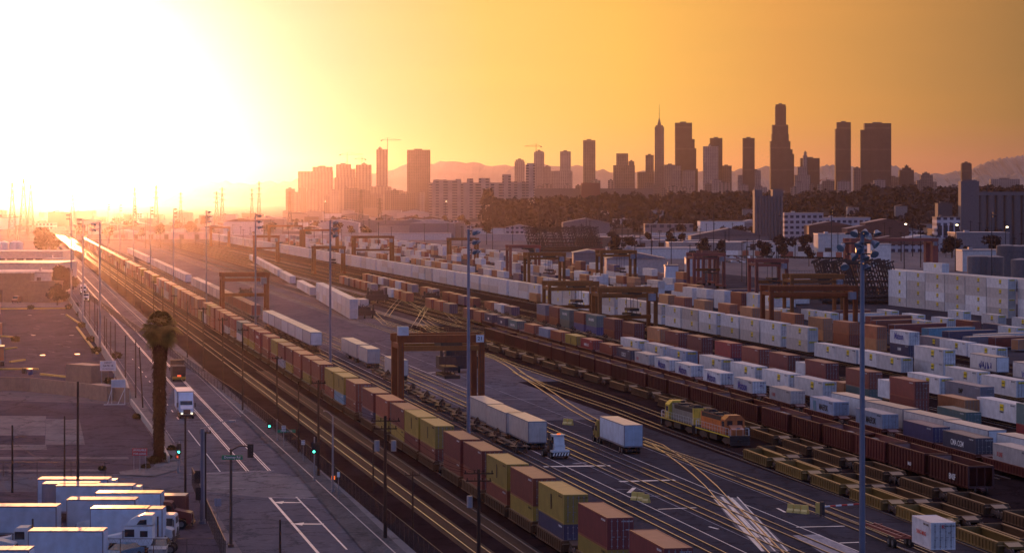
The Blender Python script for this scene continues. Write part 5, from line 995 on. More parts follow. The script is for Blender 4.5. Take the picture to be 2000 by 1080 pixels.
chain_fence(G(170, 1105), G(430, 1105), 2.6, 'mesh fence in front of the parked truck cab', 3)
chain_fence(G(160, 575), G(500, 812), 2.0, 'mesh fence beside the tracks further up the road', 6)
for k, (px, y, n) in enumerate(((1105, 829, 2), (1240, 976, 2), (1262, 981, 1), (1545, 1000, 3), (1599, 1004, 1))):
    p = G(px, y)
    for j in range(n):
        q = p + Vector((.7*j, -.62*j, 0)); b = MB(); b.prism([(-.3, 0), (.3, 0), (.26, .25), (.11, .45), (.08, .95), (-.08, .95), (-.11, .45), (-.26, .25)], -.42, .42) if n > 1 or k == 2 else b.box(-.3, .3, -.2, .2, 0, 1.3)
        o = b.obj('road_barrier', 'barr', None, q, 2.4); tag(o, 'yellow plastic road barrier, %s segment of the %s set on the open pavement' % (ORD_(j), ['farthest'.replace('farthest', 'most distant'), 'middle', 'single', 'bottom', 'upright'][k]), 'barrier', 'yellow barriers on the pavement')
p = G(1606, 1008); e = empty('barrier_gate', p, ANG+1.9, 'red and white gate arm lying open beside the barriers', 'gate'); b = MB(); b.box(-.2, .2, -.2, .2, 0, 1.6); b.obj('post', 'steel', e)
for k in range(6): b = MB(); b.box(-.08, .08, -1.0-k*.8, -.2-k*.8, 1.0, 1.15); b.obj('arm', 'redt' if k % 2 else 'white2', e)
# ------------------------------------------------------------------ vehicles in and around the truck lot
def side_trailer(px0, px1, y, label, roof='roofd', side='vanb', H=4.0, rot=0, nose=None):
    """a box trailer lying across the view: y is the row of the roof's front edge"""
    Y = (CAMH-H)*FPX/(y-HY); x0, x1 = XY(px0, Y), XY(px1, Y)
    e = box_trailer((x1, Y, 0), math.pi/2+rot, x1-x0, label, side, roof, 2, 'box trailers in the truck lot', H)
    if nose: b = MB(); L = x1-x0; b.box(.3, 2.3, -.75, -.1, 2.2, H-.15) if nose > 0 else b.box(.3, 2.3, L+.1, L+.75, 2.2, H-.15); b.obj('refrigerator_unit', 'cabw', e)
    return e
side_trailer(73, 211, 935, 'pale box trailer with cooling unit, deepest in the truck lot', nose=1); side_trailer(82, 190, 944, 'grey-fronted trailer just behind the second deepest one', side='grey')
side_trailer(108, 259, 948, 'box trailer with cooling unit, second deepest in the lot', nose=1); side_trailer(186, 314, 962, 'blue-shaded trailer with rust-stained roof in the lot', 'tan')
side_trailer(130, 264, 975, 'trailer with bright roof in the middle of the lot'); side_trailer(176, 287, 992, 'box trailer with dull grey-brown roof behind the large white cab', 'brown'); side_trailer(289, 317, 993, 'short body beside the dull-roofed trailer', 'grey')
side_trailer(-70, 110, 988, 'trailer cut by the picture edge above the small cab', H=3.9); side_trailer(55, 201, 1036, 'large ribbed box trailer in front of the truck lot', H=3.9); side_trailer(-60, 56, 1073, 'trailer corner low at the picture edge', H=3.6)
def side_cab(px, ybase, facing, label, **k):                              # facing -1: towards the picture's left
    p = G(px, ybase); return tractor(p, (math.pi/2 if facing > 0 else -math.pi/2), label, **k)
side_cab(202, 1080, -1, 'big white sleeper cab with curved roof facing the lot entrance', kind='sleeper', sleeper=1.6, roof=4, group='trucks in the lot')
side_cab(347, 1057, 1, 'white cab-over truck beside the short body', kind='over', roof=2.9, group='trucks in the lot'); side_cab(340, 1064, 1, 'white bonneted day cab partly behind the big sleeper cab', kind='day', group='trucks in the lot')
side_cab(150, 1050, -1, 'pale cab between two trailers in the lot', kind='day', group='trucks in the lot'); side_cab(-12, 1085, -1, 'pale crew cab low at the picture edge', kind='day', group='trucks in the lot')
side_cab(33, 1092, 1, 'dark-windowed cab beside the picture-edge one', kind='day', group='trucks in the lot')
Y = 272; e = box_trailer((XY(362, Y), Y, 0), math.pi/2, 2.6, 'dark red box truck body at the lot corner', 'dkred', 'roofw', 1, 'trucks in the lot', 3.3, 1.0); side_cab(378, 1030, 1, 'dark red truck cab at the lot corner', col='dkred', kind='day', group='trucks in the lot')
def car(p, rz, label, col='carw', lit=False):
    e = empty('parked_car', p, rz, label, 'car', 'cars'); b = MB()
    b.prism([(0, .35), (.0, .75), (.9, .92), (1.7, 1.02), (3.9, 1.02), (4.5, .9), (4.55, .4), (4.2, .25), (.3, .25)], -.88, .88); b.obj('body', col, e)
    b = MB(); b.add([(-.80, 1.1, .96), (.80, 1.1, .96), (.84, 4.1, 1.0), (-.84, 4.1, 1.0), (-.62, 1.9, 1.46), (.62, 1.9, 1.46), (.62, 3.5, 1.46), (-.62, 3.5, 1.46)], [(0, 1, 5, 4), (1, 2, 6, 5), (2, 3, 7, 6), (3, 0, 4, 7), (4, 5, 6, 7)]); b.obj('window', 'glass', e)
    b = MB(); b.box(-.6, .6, 1.95, 3.45, 1.462, 1.49); b.obj('roof', col, e)
    for sx in (-1, 1):
        b = MB(); b.box(*sorted((sx*.55, sx*.82)), -.02, .05, .6, .74); b.obj('headlamp', 'hlit' if lit else 'wheel', e)
        for y in (.85, 3.7): wheel(e, sx*.78, y, .32, .32, .2)
car(G(307, 1087), .0, 'silver car parked facing the camera below the white cabs'); car(G(212, 1096), -.5, 'light blue car squeezed beside the ribbed trailer', 'carb')
# vehicles on the road
p = G(365, 818); tractor(p, ANG*.9, 'pale blue-white road truck driving toward the camera', 'vanb', 'day', 3.95, lit=True)
e = box_trailer(p + U*4.0 - V*1.28, ANG*.9, 9.5, 'high white box body riding behind the pale blue-white cab', 'vanb', 'vanb', 1, None, 4.1)
p = G(350, 745); e = tractor(p + U*8.6, ANG+math.pi, 'dark tractor pulling the skeletal bin carrier up the road', 'iron', 'day', 3.0); e = empty('dump_trailer', p, ANG, 'dark empty dump trailer with orange rear plate on the road', 'trailer')
b = MB(); b.prism([(.3, 1.0), (0, 2.9), (7.5, 2.9), (7.2, 1.0)], -1.25, 1.25); b.box(-1.3, 1.3, 5.5, 7.4, 2.9, 3.8); b.obj('hopper', 'iron', e); b = MB(); b.box(-1.25, 1.25, -.05, .1, .45, .95); b.obj('bumper', 'kerby', e); b = MB(); b.box(-.35, .35, -.08, -.055, .95, 1.25); b.obj('rear_plate', 'rlit', e)
for x in (-1, 1):
    for y in (1.2, 2.4): wheel(e, x, y)
for k, (x, y, lab) in enumerate(((163, 575, 'bright-lamped lorry far up the road'), (168, 590, 'car following a lorry far up the road'), (140, 545, 'truck small in the sun glare up the road'))):
    tractor(G(x, y), ANG, lab, 'cabw', 'day', 3.6 if k != 1 else 3, lit=True)
car(G(788, 658), ANG, 'pale pickup seen above the end of the numbered crane', 'carw', True)
for k in range(34):
    x = 1425 + (k % 17)*6.2; y = 505 + (k//17)*9; b = MB(); b.prism([(0, .3), (0, .8), (1.1, .95), (1.7, 1.45), (3.4, 1.45), (4.1, .95), (4.6, .85), (4.6, .3)], -.9, .9)
    o = b.obj('parked_car', ['carw', 'glass', 'white2', 'dkred'][k % 4], None, G(x, y), RND.choice((0, 1.5, .2))); tag(o, '%s car, %s in the %s line of the distant car park' % (['silver', 'black', 'white', 'dark red'][k % 4], ORD_(k % 17), ORD_(k//17)), 'car', 'cars in the distant car park')
# container chassis truck at the bottom edge
p = G(1818, 1098); cc = dict(p=p+Vector((0, 0, 1.2)), rz=ANG-.05, L=6.06, H=2.6, c='white', label='white container with red lettering on a red chassis at the bottom edge', logo=None, s=20)
e = build_container(cc, True, True); lettering('YANG MING', .55, 'redt', e, (-.03, 3.0, 1.3), 'x'); lettering('K', .5, 'redt', e, (1.22, -.05, 2.2), 'y')
e = empty('container_chassis', G(1776, 1072)+V*-.3, ANG, 'rusty red skeletal chassis parked beside the white container', 'chassis'); b = MB()
for x in (-.45, .45): b.box(x-.08, x+.08, 0, 11, 1.0, 1.3)
for k in range(9): b.box(-1.2 if k in (0, 8) else -.5, 1.2 if k in (0, 8) else .5, k*1.33, k*1.33+.12, 1.05, 1.22)
b.obj('frame', 'crane2', e)
for x in (-.9, .9):
    for y in (1.2, 2.4): wheel(e, x, y)
# machines (stacked gear) in mid-yard
for k, (x, y, h, w, lab) in enumerate(((896, 728, 6.0, 8.0, 'dark side-loader standing in the shadowed lane past the numbered crane'), (737, 592, 5.2, 7.5, 'dark block of stacked chassis gear before the switch fan'), (712, 622, 4.2, 6.5, 'second dark block of gear closer to the road-side trailers'), (843, 588, 3.4, 6, 'low loader parked at the top of the switch fan'), (724, 569, 3, 4, 'small dark generator hut in mid-yard'), (480, 580, 3.4, 5, 'dark lifting machine beside the faint second crane'))):
    p = G(x, y); e = empty('yard_loader', p, ANG, lab, 'loader'); b = MB(); b.box(-w/2, w/2, 0, 4, .8, h*.55); b.box(-w/2+.3, -w/2+.9, .4, 1, h*.5, h); b.box(w/2-.9, w/2-.3, .4, 1, h*.5, h); b.box(-w*.3, w*.3, 1, 3, h*.5, h*.8); b.obj('body', 'steel', e)
    b = MB(); RR = random.Random(k)
    for j in range(14): b.bar((RR.uniform(-w/2, w/2), RR.uniform(0, 4), h*.4), (RR.uniform(-w/2, w/2), RR.uniform(0, 4), h*RR.uniform(.75, 1)), .12)
    b.obj('boom', 'iron', e)
    for j in range(3): wheel(e, -w/2+1+j*(w-2)/2, -.1, .7, .7, .4)
# ------------------------------------------------------------------ plants
def leaf_cluster(b, c, r, n, RR, size=.5, squash=.8):
    for _ in range(n):
        v = Vector((RR.gauss(0, 1), RR.gauss(0, 1), RR.gauss(0, 1))).normalized()*r*RR.uniform(.55, 1.05); v.z *= squash; p = Vector(c)+v
        a = Vector((RR.gauss(0, 1), RR.gauss(0, 1), RR.gauss(0, 1))).normalized(); d = a.cross(Vector((RR.gauss(0, 1), RR.gauss(0, 1), RR.gauss(0, 1)))).normalized(); s_ = size*RR.uniform(.6, 1.3)
        b.add([p-a*s_, p+d*s_*.7, p+a*s_, p-d*s_*.7], [(0, 1, 2, 3)])
def tree(p, h, w, label, mt='leaf', seed=0, n=2400, group=None, size=.45, trunk=.3):
    RR = random.Random(seed); e = empty('tree', p, 0, label, 'tree', group); b = MB(); b.tube((0, 0, 0), (0, 0, h*.45), .035*h, .02*h, n=8); cl = []
    for k in range(11):
        a = k*2.4; z = h*RR.uniform(trunk+.08, .86); rr = w/2*RR.uniform(.15, .72)*(1.15-abs(z/h-.5)); c = Vector((math.cos(a)*rr, math.sin(a)*rr, z)); cl.append((c, w*RR.uniform(.17, .27))); b.tube((0, 0, h*.3), c, .012*h, .004*h, n=5)
    b.obj('trunk', 'bark', e); b = MB()
    for c, r in cl: leaf_cluster(b, c, r, n//11, RR, size)
    b.obj('crown', mt, e); return e
tree(G(126, 588), 13.5, 9.5, 'dense dark tree by the road wall next to the white building', 'leaf', 3, 3600, size=.5); tree(G(84, 505), 19, 14, 'large round tree glowing orange behind the tanks', 'leaf2', 5, 3200, size=.8); tree(G(106, 512), 14, 8, 'smaller glowing tree beside the large round one', 'leaf2', 6, 1600, size=.7)
tree(G(112, 596), 7, 7, 'low bushy tree leaning against the white building', 'leaf', 8, 1600, size=.45)
p = G(313, 903); RR = random.Random(9); e = empty('fan_palm', p, 0, 'tall fan palm with shaggy brown skirt at the street corner', 'palm tree'); hh = 18.2
b = MB(); prev = Vector((-.2, 0, 0))
for k in range(9): c = Vector((-.2+.04*k/2, 0, hh*(k+1)/9)); b.tube(prev, c, .55-.02*k, .55-.02*(k+1), n=12); prev = c
b.obj('trunk', 'bark', e)
b = MB()
for k in range(2600):
    z = RR.uniform(1.0, hh-.5); a = RR.uniform(0, 2*math.pi); r = .36 + .26*min(1, z/9) + RR.uniform(-.12, .12) + (.15 if z > hh-4 else 0); L = RR.uniform(.5, 1.3); x0 = -.2+.18*z/hh
    c = Vector((x0+math.cos(a)*r, math.sin(a)*r, z)); d = Vector((math.cos(a)*RR.uniform(.05, .35), math.sin(a)*.25, -1)).normalized()*L; s_ = Vector((-math.sin(a), math.cos(a), 0))*RR.uniform(.08, .2)
    b.add([c-s_*.4, c+s_*.4, c+d+s_, c+d-s_], [(0, 1, 2, 3)])
b.obj('dead_frond_skirt', 'deadfrond', e)
b = MB()
for k in range(120):
    a = RR.uniform(0, 2*math.pi); el = RR.uniform(-1.25, 1.4); d = Vector((math.cos(a)*math.cos(el), math.sin(a)*math.cos(el), math.sin(el))); o0 = Vector((0, 0, hh-.2)); m_ = o0 + d*RR.uniform(1.1, 1.6) + Vector((0, 0, -.25)); b.bar(o0, m_, .05)
    s_ = d.cross(Vector((0, 0, 1))).normalized(); up_ = s_.cross(d); R0 = RR.uniform(1.1, 1.9)
    for j in range(15):
        t = -1.25 + j*2.5/14; dd = (d*math.cos(t) + s_*math.sin(t)).normalized(); q = m_ + dd*R0*(1-.12*abs(t)) - Vector((0, 0, .40*R0)); n_ = up_*.02 + s_.cross(dd).cross(dd)*0; w_ = dd.cross(up_).normalized()*.10
        mid = m_ + dd*R0*.5; b.add([m_, mid+w_, q, mid-w_], [(0, 1, 2, 3)])
b.obj('fronds', 'palmleaf', e)
for k, (x, y, r) in enumerate(((300, 905, 1.0), (322, 898, .9), (285, 915, .6), (268, 818, .8), (200, 918, .5), (336, 880, .7))):
    b = MB(); leaf_cluster(b, (0, 0, r*.5), r, 260, random.Random(k+40), .16, .6); o = b.obj('weed_bush', 'leaf2', None, G(x, y)); tag(o, 'dry weedy bush, %s about the foot of the palm and lot wall' % ORD_(k), 'bush', 'weedy bushes')
# ------------------------------------------------------------------ depot side: trailers and buildings
for k, (x, y, c, top) in enumerate(((14, 620, 'brown', 586), (12, 650, 'white', 603), (20, 664, 'brown', 630), (20, 700, 'white', 648), (8, 716, 'orange', 665))):
    p = G(x, y); h = CAMH-(top-HY)*p.y/FPX; e = box_trailer(p - Vector((2.6, 0, 0)), ANG+1.35 if k != 4 else ANG, 8 if k < 4 else 6, '%s trailer backed to the depot edge, %s toward the wall' % (CNAME[c], ORD_(k)), c, 'roofw' if c == 'white' else c, 2, 'trailers at the depot edge', min(4.2, max(3.6, h)))
def building(px0, px1, ytop, Y, depth, label, mt='ind', roof='lightroof', feat='', name='warehouse', cat='warehouse', group=None, rz=0, hgt=None):
    x0, x1 = XY(px0, Y), XY(px1, Y); h = hgt or (CAMH-(ytop-HY)*Y/FPX); w = x1-x0; e = empty(name, (x0, Y, 0), rz, label, cat, group)
    b = MB(); b.box(0, w, 0, depth, 0, h); b.obj('wall', mt, e)
    b = MB()
    if 'g' in feat: b.prism([(-.6, h+.01), (w+.6, h+.01), (w/2, h+min(6, w*.10))], -.6, depth+.6, ax='y')
    else: b.box(-.25, w+.25, -.25, depth+.25, h+.003, h+.5); b.box(w*.2, w*.2+min(3, w*.1), depth*.3, depth*.3+2.5, h+.5, h+1.7)
    b.obj('roof', roof, e)
    if 'w' in feat:
        n = max(2, int(w/4)); 
        for k in range(n): b = MB(); b.box(w*(k+.12)/n, w*(k+.88)/n, -.06, -.01, h*.45, h*.75); b.obj('window', 'glass', e)
    if 'd' in feat:
        for k in range(max(1, int(w/12))): b = MB(); xx = w*(k+.35)/max(1, int(w/12)); b.box(xx, xx+4, -.08, -.01, 0, 4.2); b.obj('door', 'iron', e)
    return e
building(-60, 60, 534, 873, 30, 'tan depot building with shuttered dark dock door', 'brick', 'pinkw', 'd'); building(60, 99, 534, 880, 26, 'white-fronted depot building joined to the tan one', 'whitew', 'pinkw'); building(58, 118, 552, 868, 5, 'low brown lean-to below the white-fronted building', 'brick', 'brick')
building(-80, 122, 493, 1150, 30, 'long pink building with a band of windows behind the depot', 'pinkw', 'pinkw', 'w'); building(88, 122, 507, 1100, 16, 'small pink annex at the end of the long building', 'pinkw', 'pinkw'); building(-80, 115, 516, 960, 40, 'low flat shed roof between the pink building and depot', 'pinkw', 'lightroof')
for k, px in enumerate((-3, 8, 28, 36)):
    Y = 1320; r = 2.4; b = MB(); b.tube((0, 0, 0), (0, 0, 13), r, n=20); b.tube((0, 0, 13), (0, 0, 13.9), r, .4, n=20); o = b.obj('storage_silo', 'cabw', None, (XY(px, Y), Y, 0)); tag(o, 'slender pale steel silo, %s from the picture edge beside the glowing tree' % ORD_(k), 'silo', 'pale silos')
# ------------------------------------------------------------------ the town beyond: low buildings, poles, trees
RC = random.Random(77)
building(1045, 1276, 369, 5000, 60, 'very long low dark building at the skyline foot', 'darkroof', 'darkroof', name='long_building', cat='building'); building(1135, 1172, 358, 4980, 12, 'dark rooftop block on the very long low building', 'dkred', 'dkred', name='roof_block', cat='building')
# old department-store block: stepped slabs with a tower
e = empty('tall_warehouse', (XY(838, 4300), 4300, 0), 0, 'long pale many-windowed block with stepped roofs and square end tower', 'building')
for a, c, t, d in ((838, 846, 357, 0), (846, 872, 351, 2), (872, 890, 352, 0), (890, 900, 350, -3), (900, 912, 357, 0), (912, 924, 349, -3), (924, 935, 357, 0), (935, 957, 348, -4), (957, 981, 357, 0), (981, 998, 341, -3), (998, 1027, 355, 0)):
    b = MB(); x0 = XY(838, 4300); b.box(XY(a, 4300)-x0, XY(c, 4300)-x0-.05, d, 40, 0, CAMH+(HY-t)*.86); b.obj('block', 'apt', e)
b = MB(); x0 = XY(838, 4300); b.box(XY(1027, 4300)-x0, XY(1045, 4300)-x0, -6, 8, 0, CAMH+(HY-322)*.86); b.box(XY(1029, 4300)-x0, XY(1043, 4300)-x0, -4, 6, CAMH+(HY-322)*.86, CAMH+(HY-319)*.86); b.obj('tower', 'apt', e)
# grain elevator with silos, and twin-horned mill
e = empty('grain_elevator', (XY(1877, 1900), 1900, 0), 0, 'dark concrete grain elevator tower beside a bank of silos', 'grain elevator'); b = MB(); b.box(0, 13.5, 0, 12, 0, CAMH+(HY-354)*.38); b.box(1, 12, 1, 6, CAMH+(HY-354)*.38, CAMH+(HY-352)*.38); b.obj('headhouse', 'darkroof', e)
b = MB()
for k in range(10): b.tube((16.5+k*6.4, 3, 0), (16.5+k*6.4, 3, CAMH+(HY-382)*.38), 3.18, n=18)
b.obj('silo', 'darkroof', e); b = MB(); b.box(13.6, 80, 0, 10, CAMH+(HY-381.8)*.38, CAMH+(HY-375)*.38); b.obj('gallery', 'darkroof', e)
e = empty('flour_mill', (XY(1474, 1950), 1950, 0), 0, 'dark concrete mill with two raised corners on its roof', 'mill'); b = MB(); b.box(0, 21.5, 0, 16, 0, CAMH+(HY-383)*.39)
for k in range(9): b.tube((1.2+k*2.4, 0, 0), (1.2+k*2.4, 0, CAMH+(HY-384)*.39), 1.1, n=12)
b.obj('wall', 'darkroof', e)
for x0, x1, t in ((0, 5.8, 371), (13.8, 21.5, 370)): b = MB(); b.box(x0, x1, .05, 15.9, CAMH+(HY-382.9)*.39, CAMH+(HY-t)*.39); b.obj('roof_tower', 'darkroof', e)
building(1532, 1608, 417, 2000, 25, 'pale office building with rows of small dark windows beside the mill', 'offw', 'pinkw', name='office_building', cat='office'); building(1602, 1700, 426, 2050, 25, 'longer pale building joined to the office by the mill', 'offw', 'pinkw', name='office_building', cat='office')
for k, (a, c, t, Y) in enumerate(((1580, 1665, 441, 1800), (1690, 1775, 436, 1850), (1655, 1720, 447, 1750))): building(a, c, t, Y, 30, 'low red-roofed shed, %s in the group behind the huge mast' % ORD_(k), 'redroof', 'redroof', 'g')
building(1598, 1672, 458, 1650, 25, 'white flat shed in front of the red-roofed sheds', 'whitew', 'lightroof', 'd'); building(1830, 1875, 425, 1800, 20, 'pale fluted building next to the grain elevator', 'offw', 'darkroof', 'w'); building(1832, 1860, 398, 1950, 14, 'dark rooftop plant above the fluted building', 'darkroof', 'darkroof')
for k, (px, t, r) in enumerate(((1905, 501, 3.2), (1918, 501, 3.2), (1932, 502, 3.2), (1945, 502, 3.2), (1966, 480, 4.2), (1984, 481, 4.2), (2000, 481, 4.2), (1975, 505, 4), (1995, 505, 4))):
    Y = 1000 if t > 500 else 1060; h = CAMH-(t-HY)*Y/FPX; b = MB(); b.tube((0, 0, 0), (0, 0, h), r, n=22); b.tube((0, 0, h), (0, 0, h+.6), r, .5, n=22); o = b.obj('steel_tank', 'darkroof', None, (XY(px, Y), Y-(20 if k > 6 else 0), 0)); tag(o, 'grey steel storage tank, %s from the dark bushes behind the four-high wall' % ORD_(k), 'tank', 'steel tanks')
for k, (a, c, t, Y, dp, m_, rf, ft, lab) in enumerate(((1120, 1180, 494, 1300, 30, 'ind', 'grey', 'g', 'grey pitched shed in mid-yard under the cranes'), (1185, 1300, 505, 1180, 30, 'pinkw', 'grey', 'g', 'wide grey-roofed canteen shed in mid-yard'), (1300, 1325, 520, 1050, 10, 'cabw', 'grey', '', 'pale box office with a lamp in mid-yard'), (1340, 1370, 505, 1150, 10, 'white', 'lightroof', '', 'small white office behind the crowded crane'), (1880, 1960, 490, 1250, 20, 'whitew', 'lightroof', '', 'white shed behind the steel tanks'), (1700, 1740, 478, 1350, 12, 'whitew', 'lightroof', '', 'tall white silo house behind the huge mast'))): building(a, c, t, Y, dp, lab, m_, rf, ft)
walls_ = ['pinkw', 'whitew', 'ind', 'wallc', 'whs', 'brick', 'ind', 'offw']; cols_ = {'pinkw': 'pink', 'whitew': 'white', 'ind': 'grey', 'wallc': 'cream', 'whs': 'windowed brown', 'brick': 'tan', 'offw': 'pale windowed'}
K_ = 0
for band, (Y0, Y1, n, xa, xb) in enumerate(((2250, 2700, 34, 150, 2050), (2700, 3300, 36, -40, 2050), (3300, 4200, 34, -40, 1500), (4200, 5400, 34, -40, 1500), (1500, 2200, 16, 1180, 2050))):
    for i in range(n):
        Y = RC.uniform(Y0, Y1); px = xa + (xb-xa)*(i+RC.uniform(.1, .9))/n; w = RC.uniform(14, 70)*(.55 if px < 620 else 1); h = RC.choice([5, 6, 7, 8, 10, 12, 14]) * (1 if Y < 3300 else 1.3); m_ = RC.choice(walls_); g = RC.random() < .3; k2 = 'pitched' if g else 'flat'
        if band == 4 and 1440 < px < 1620: continue
        building(px-w*FPX/Y/2, px+w*FPX/Y/2, 0, Y, RC.uniform(15, 45), '%s low building with %s roof, %s across the %s belt of the hazy town' % (cols_[m_], k2, ORD_(i), ORD_(band)), m_, RC.choice(['lightroof', 'lightroof', 'darkroof', 'ind', 'redroof']), 'g' if g else '', hgt=h, group='low buildings of the hazy town', name='town_building', cat='building'); K_ += 1
# long pale shed roofs catching light beyond the yard
for k, (a, c, y, Y) in enumerate(((430, 700, 470, 2150), (700, 880, 463, 2250), (930, 1200, 462, 2200), (1170, 1490, 470, 2050), (1200, 1420, 477, 1850), (1420, 1720, 479, 1800), (250, 400, 466, 2300), (1500, 1630, 484, 1700))):
    building(a, c, 0, Y, 24, 'very long pale flat-roofed freight shed, %s of those edging the yard' % ORD_(k), 'whitew' if k % 2 else 'pinkw', 'lightroof', 'd' if k > 2 else '', hgt=5.5, name='freight_shed', cat='shed', group='long freight sheds')
for k in range(46):
    x = 1180 + k*12.2 + RND.uniform(-2, 2); Y = 1640 - k*3.2
    c = pick([('white', 5), ('beige', 2), ('brown', 2), ('rust', 1)]); b = MB(); b.box(-1.3, 1.3, 0, 16, 1.1, 4.0, 0); b.box(-.5, .5, .5, 15.5, .7, 1.1, 1)
    for yy in (1.5, 2.8, 13.5): b.tube((-1.2, yy, .5), (1.2, yy, .5), .5, n=8, m=1)
    o = b.obj('box_trailer', [c, 'steel'], None, (XY(x, Y), Y, 0), .9); tag(o, '%s parked trailer, %s in the slanting line beyond the mid-yard shed' % (CNAME[c], ORD_(k)), 'trailer', 'slanting line of parked trailers')
# flat trailers laid across the middle of the yard
for k, (x, y, c, L) in enumerate(((1700, 625, 'brown', 16), (1735, 633, 'maroon', 17), (1690, 617, 'brown', 14), (1800, 640, 'skyblue', 15), (1840, 646, 'navy', 15), (1900, 652, 'white', 15), (1930, 658, 'maroon', 15), (1975, 662, 'tan', 15), (1620, 606, 'brown', 13), (1640, 612, 'white', 14), (1400, 565, 'navy', 16), (1430, 571, 'white', 16), (1500, 580, 'white', 15), (1470, 586, 'white', 15), (1250, 556, 'white', 15), (1880, 657, 'grey', 14))):
    p = G(x, y, 2.9); p.z = 0; a = -1.05; b = box_trailer(p, a, L, '%s trailer slantwise across tracks, %s among rows near the wide crane' % (CNAME[c], ORD_(k)), c, 'roofw' if c in ('white', 'grey') else c, 1, 'trailers parked slantwise', 2.9, .5)
# racks of chassis stored upright
def rack(pxa, pxb, ytop, Y, n, lab, lean):
    x0, x1 = XY(pxa, Y), XY(pxb, Y); h = CAMH-(ytop-HY)*Y/FPX; e = empty('storage_rack', (x0, Y, 0), 0, 'low steel rack holding the %s' % lab, 'rack'); b = MB(); w = x1-x0
    b.box(0, w, -.2, .2, h*.32, h*.36); b.box(0, w, 3, 3.4, h*.5, h*.53)
    for k in range(int(w/6)+1): b.box(k*6-.15, k*6+.15, -.2, .2, 0, h*.36); b.bar((k*6, 0, h*.3), (k*6, 3.2, 0), .3); b.bar((k*6, 3.2, 0), (k*6, 3.2, h*.5), .3)
    b.obj('frame', 'crane2', e); me = MB()
    for x in (-.45, .45): me.box(x-.16, x+.16, -.2, .2, 0, h)
    for j in range(9): me.box(-.42 if j not in (0, 8) else -1.2, .42 if j not in (0, 8) else 1.2, -.08, .08, h*j/8.2, h*j/8.2+.55)
    for z in (h*.08, h*.17): me.tube((-1.1, -.55, z), (1.1, -.55, z), .5, n=8)
    mm = me.mesh('upright_chassis', 'iron')
    for j in range(2):
        for k in range(n):
            o = inst(mm, 'upright_chassis', None, None, (x0+w*(k+.5*j)/n + (0 if lean > 0 else 0), Y-1.5-j*2.6, .2)); o.rotation_euler = (0, rad(lean*RND.uniform(.8, 1.15)), rad(RND.uniform(-8, 8))); o.scale.z = RND.uniform(.93, 1.04)
            tag(o, 'red chassis on end, %s in %s file of %s' % (ORD_(k), 'back' if j == 0 else 'front', lab), 'chassis', 'chassis stood on end, %s' % lab)
rack(1036, 1178, 443, 1730, 34, 'hazy rack beyond the red crane', -14); rack(1612, 1762, 508, 860, 22, 'rack beside the white wall of containers', -16)
# poles, pylons
for k in range(130):
    px = 150 + k*14.3 + RC.uniform(-9, 9); Y = RC.uniform(1700, 3300) if px < 1200 else RC.uniform(1300, 2300); h = RC.uniform(10, 22); b = MB(); b.tube((0, 0, 0), (0, 0, h), .28, .2, n=6); b.bar((-1.3, 0, h-.8), (1.3, 0, h-.8), .22)
    o = b.obj('utility_pole', 'wood', None, (XY(px, Y), Y, 0)); tag(o, 'hazy pole with crossarm, %s across the distant town' % ORD_(k), 'utility pole', 'hazy poles of the distant town')
def pylon(px, ytop, Y, w, label):
    h = CAMH-(ytop-HY)*Y/FPX; b = MB(); pr = None
    for k in range(9):
        t = k/8; r = w/2*(1-t)**1.3+.5; z = h*t; q = [Vector((sx*r, sy*r, z)) for sx, sy in ((-1, -1), (1, -1), (1, 1), (-1, 1))]
        if pr:
            for i in range(4): b.bar(pr[i], q[i], .35); b.bar(pr[i], q[(i+1) % 4], .2); b.bar(pr[(i+1) % 4], q[i], .2); b.bar(q[i], q[(i+1) % 4], .2)
        pr = q
    for z in (h*.72, h*.84, h*.95):
        for s_ in (-1, 1): b.bar((0, 0, z+1.2), (s_*w*.62, 0, z), .3); b.bar((0, 0, z-.8), (s_*w*.62, 0, z), .25)
    o = b.obj('lattice_pylon', 'steel', None, (XY(px, Y), Y, 0)); tag(o, label, 'pylon', 'lattice pylons')
for k, (px, t, Y, w) in enumerate(((24, 356, 2300, 7), (46, 348, 2250, 8), (60, 360, 2500, 7), (263, 366, 3200, 6), (305, 362, 3000, 6), (142, 380, 3600, 8), (423, 374, 2900, 6), (434, 366, 2850, 6), (506, 354, 3300, 6), (566, 374, 3000, 5), (492, 368, 3400, 5), (705, 370, 2700, 6), (353, 376, 3600, 5), (742, 387, 2700, 5))):
    pylon(px, t, Y, w, 'lattice power pylon, %s eastward from the sun glare' % ORD_(k))
tn = 0
for k in range(140):
    px = 160 + RC.random()*1880; Y = RC.uniform(2200, 3800) if px < 1150 else RC.uniform(1350, 2700); h = RC.uniform(7, 17); w = h*RC.uniform(.6, 1.1)
    key = k % 6
    if ('ft', key) not in _tr:
        RR = random.Random(key+60); b = MB(); b.tube((0, 0, 0), (0, 0, .5), .03, .015, n=5, m=1)
        for j in range(8): leaf_cluster(b, (RR.uniform(-.28, .28), RR.uniform(-.28, .28), RR.uniform(.4, .85)), RR.uniform(.14, .24), 70, RR, .065)
        _tr['ft', key] = b.mesh('tree', ['leaf', 'bark'])
    o = inst(_tr['ft', key], 'tree', None, None, (XY(px, Y), Y, 0), RC.random()*6); o.scale = (w, w, h); tag(o, 'dark tree among low buildings, %s of the scattered town trees' % ORD_(k), 'tree', 'scattered trees of the town')
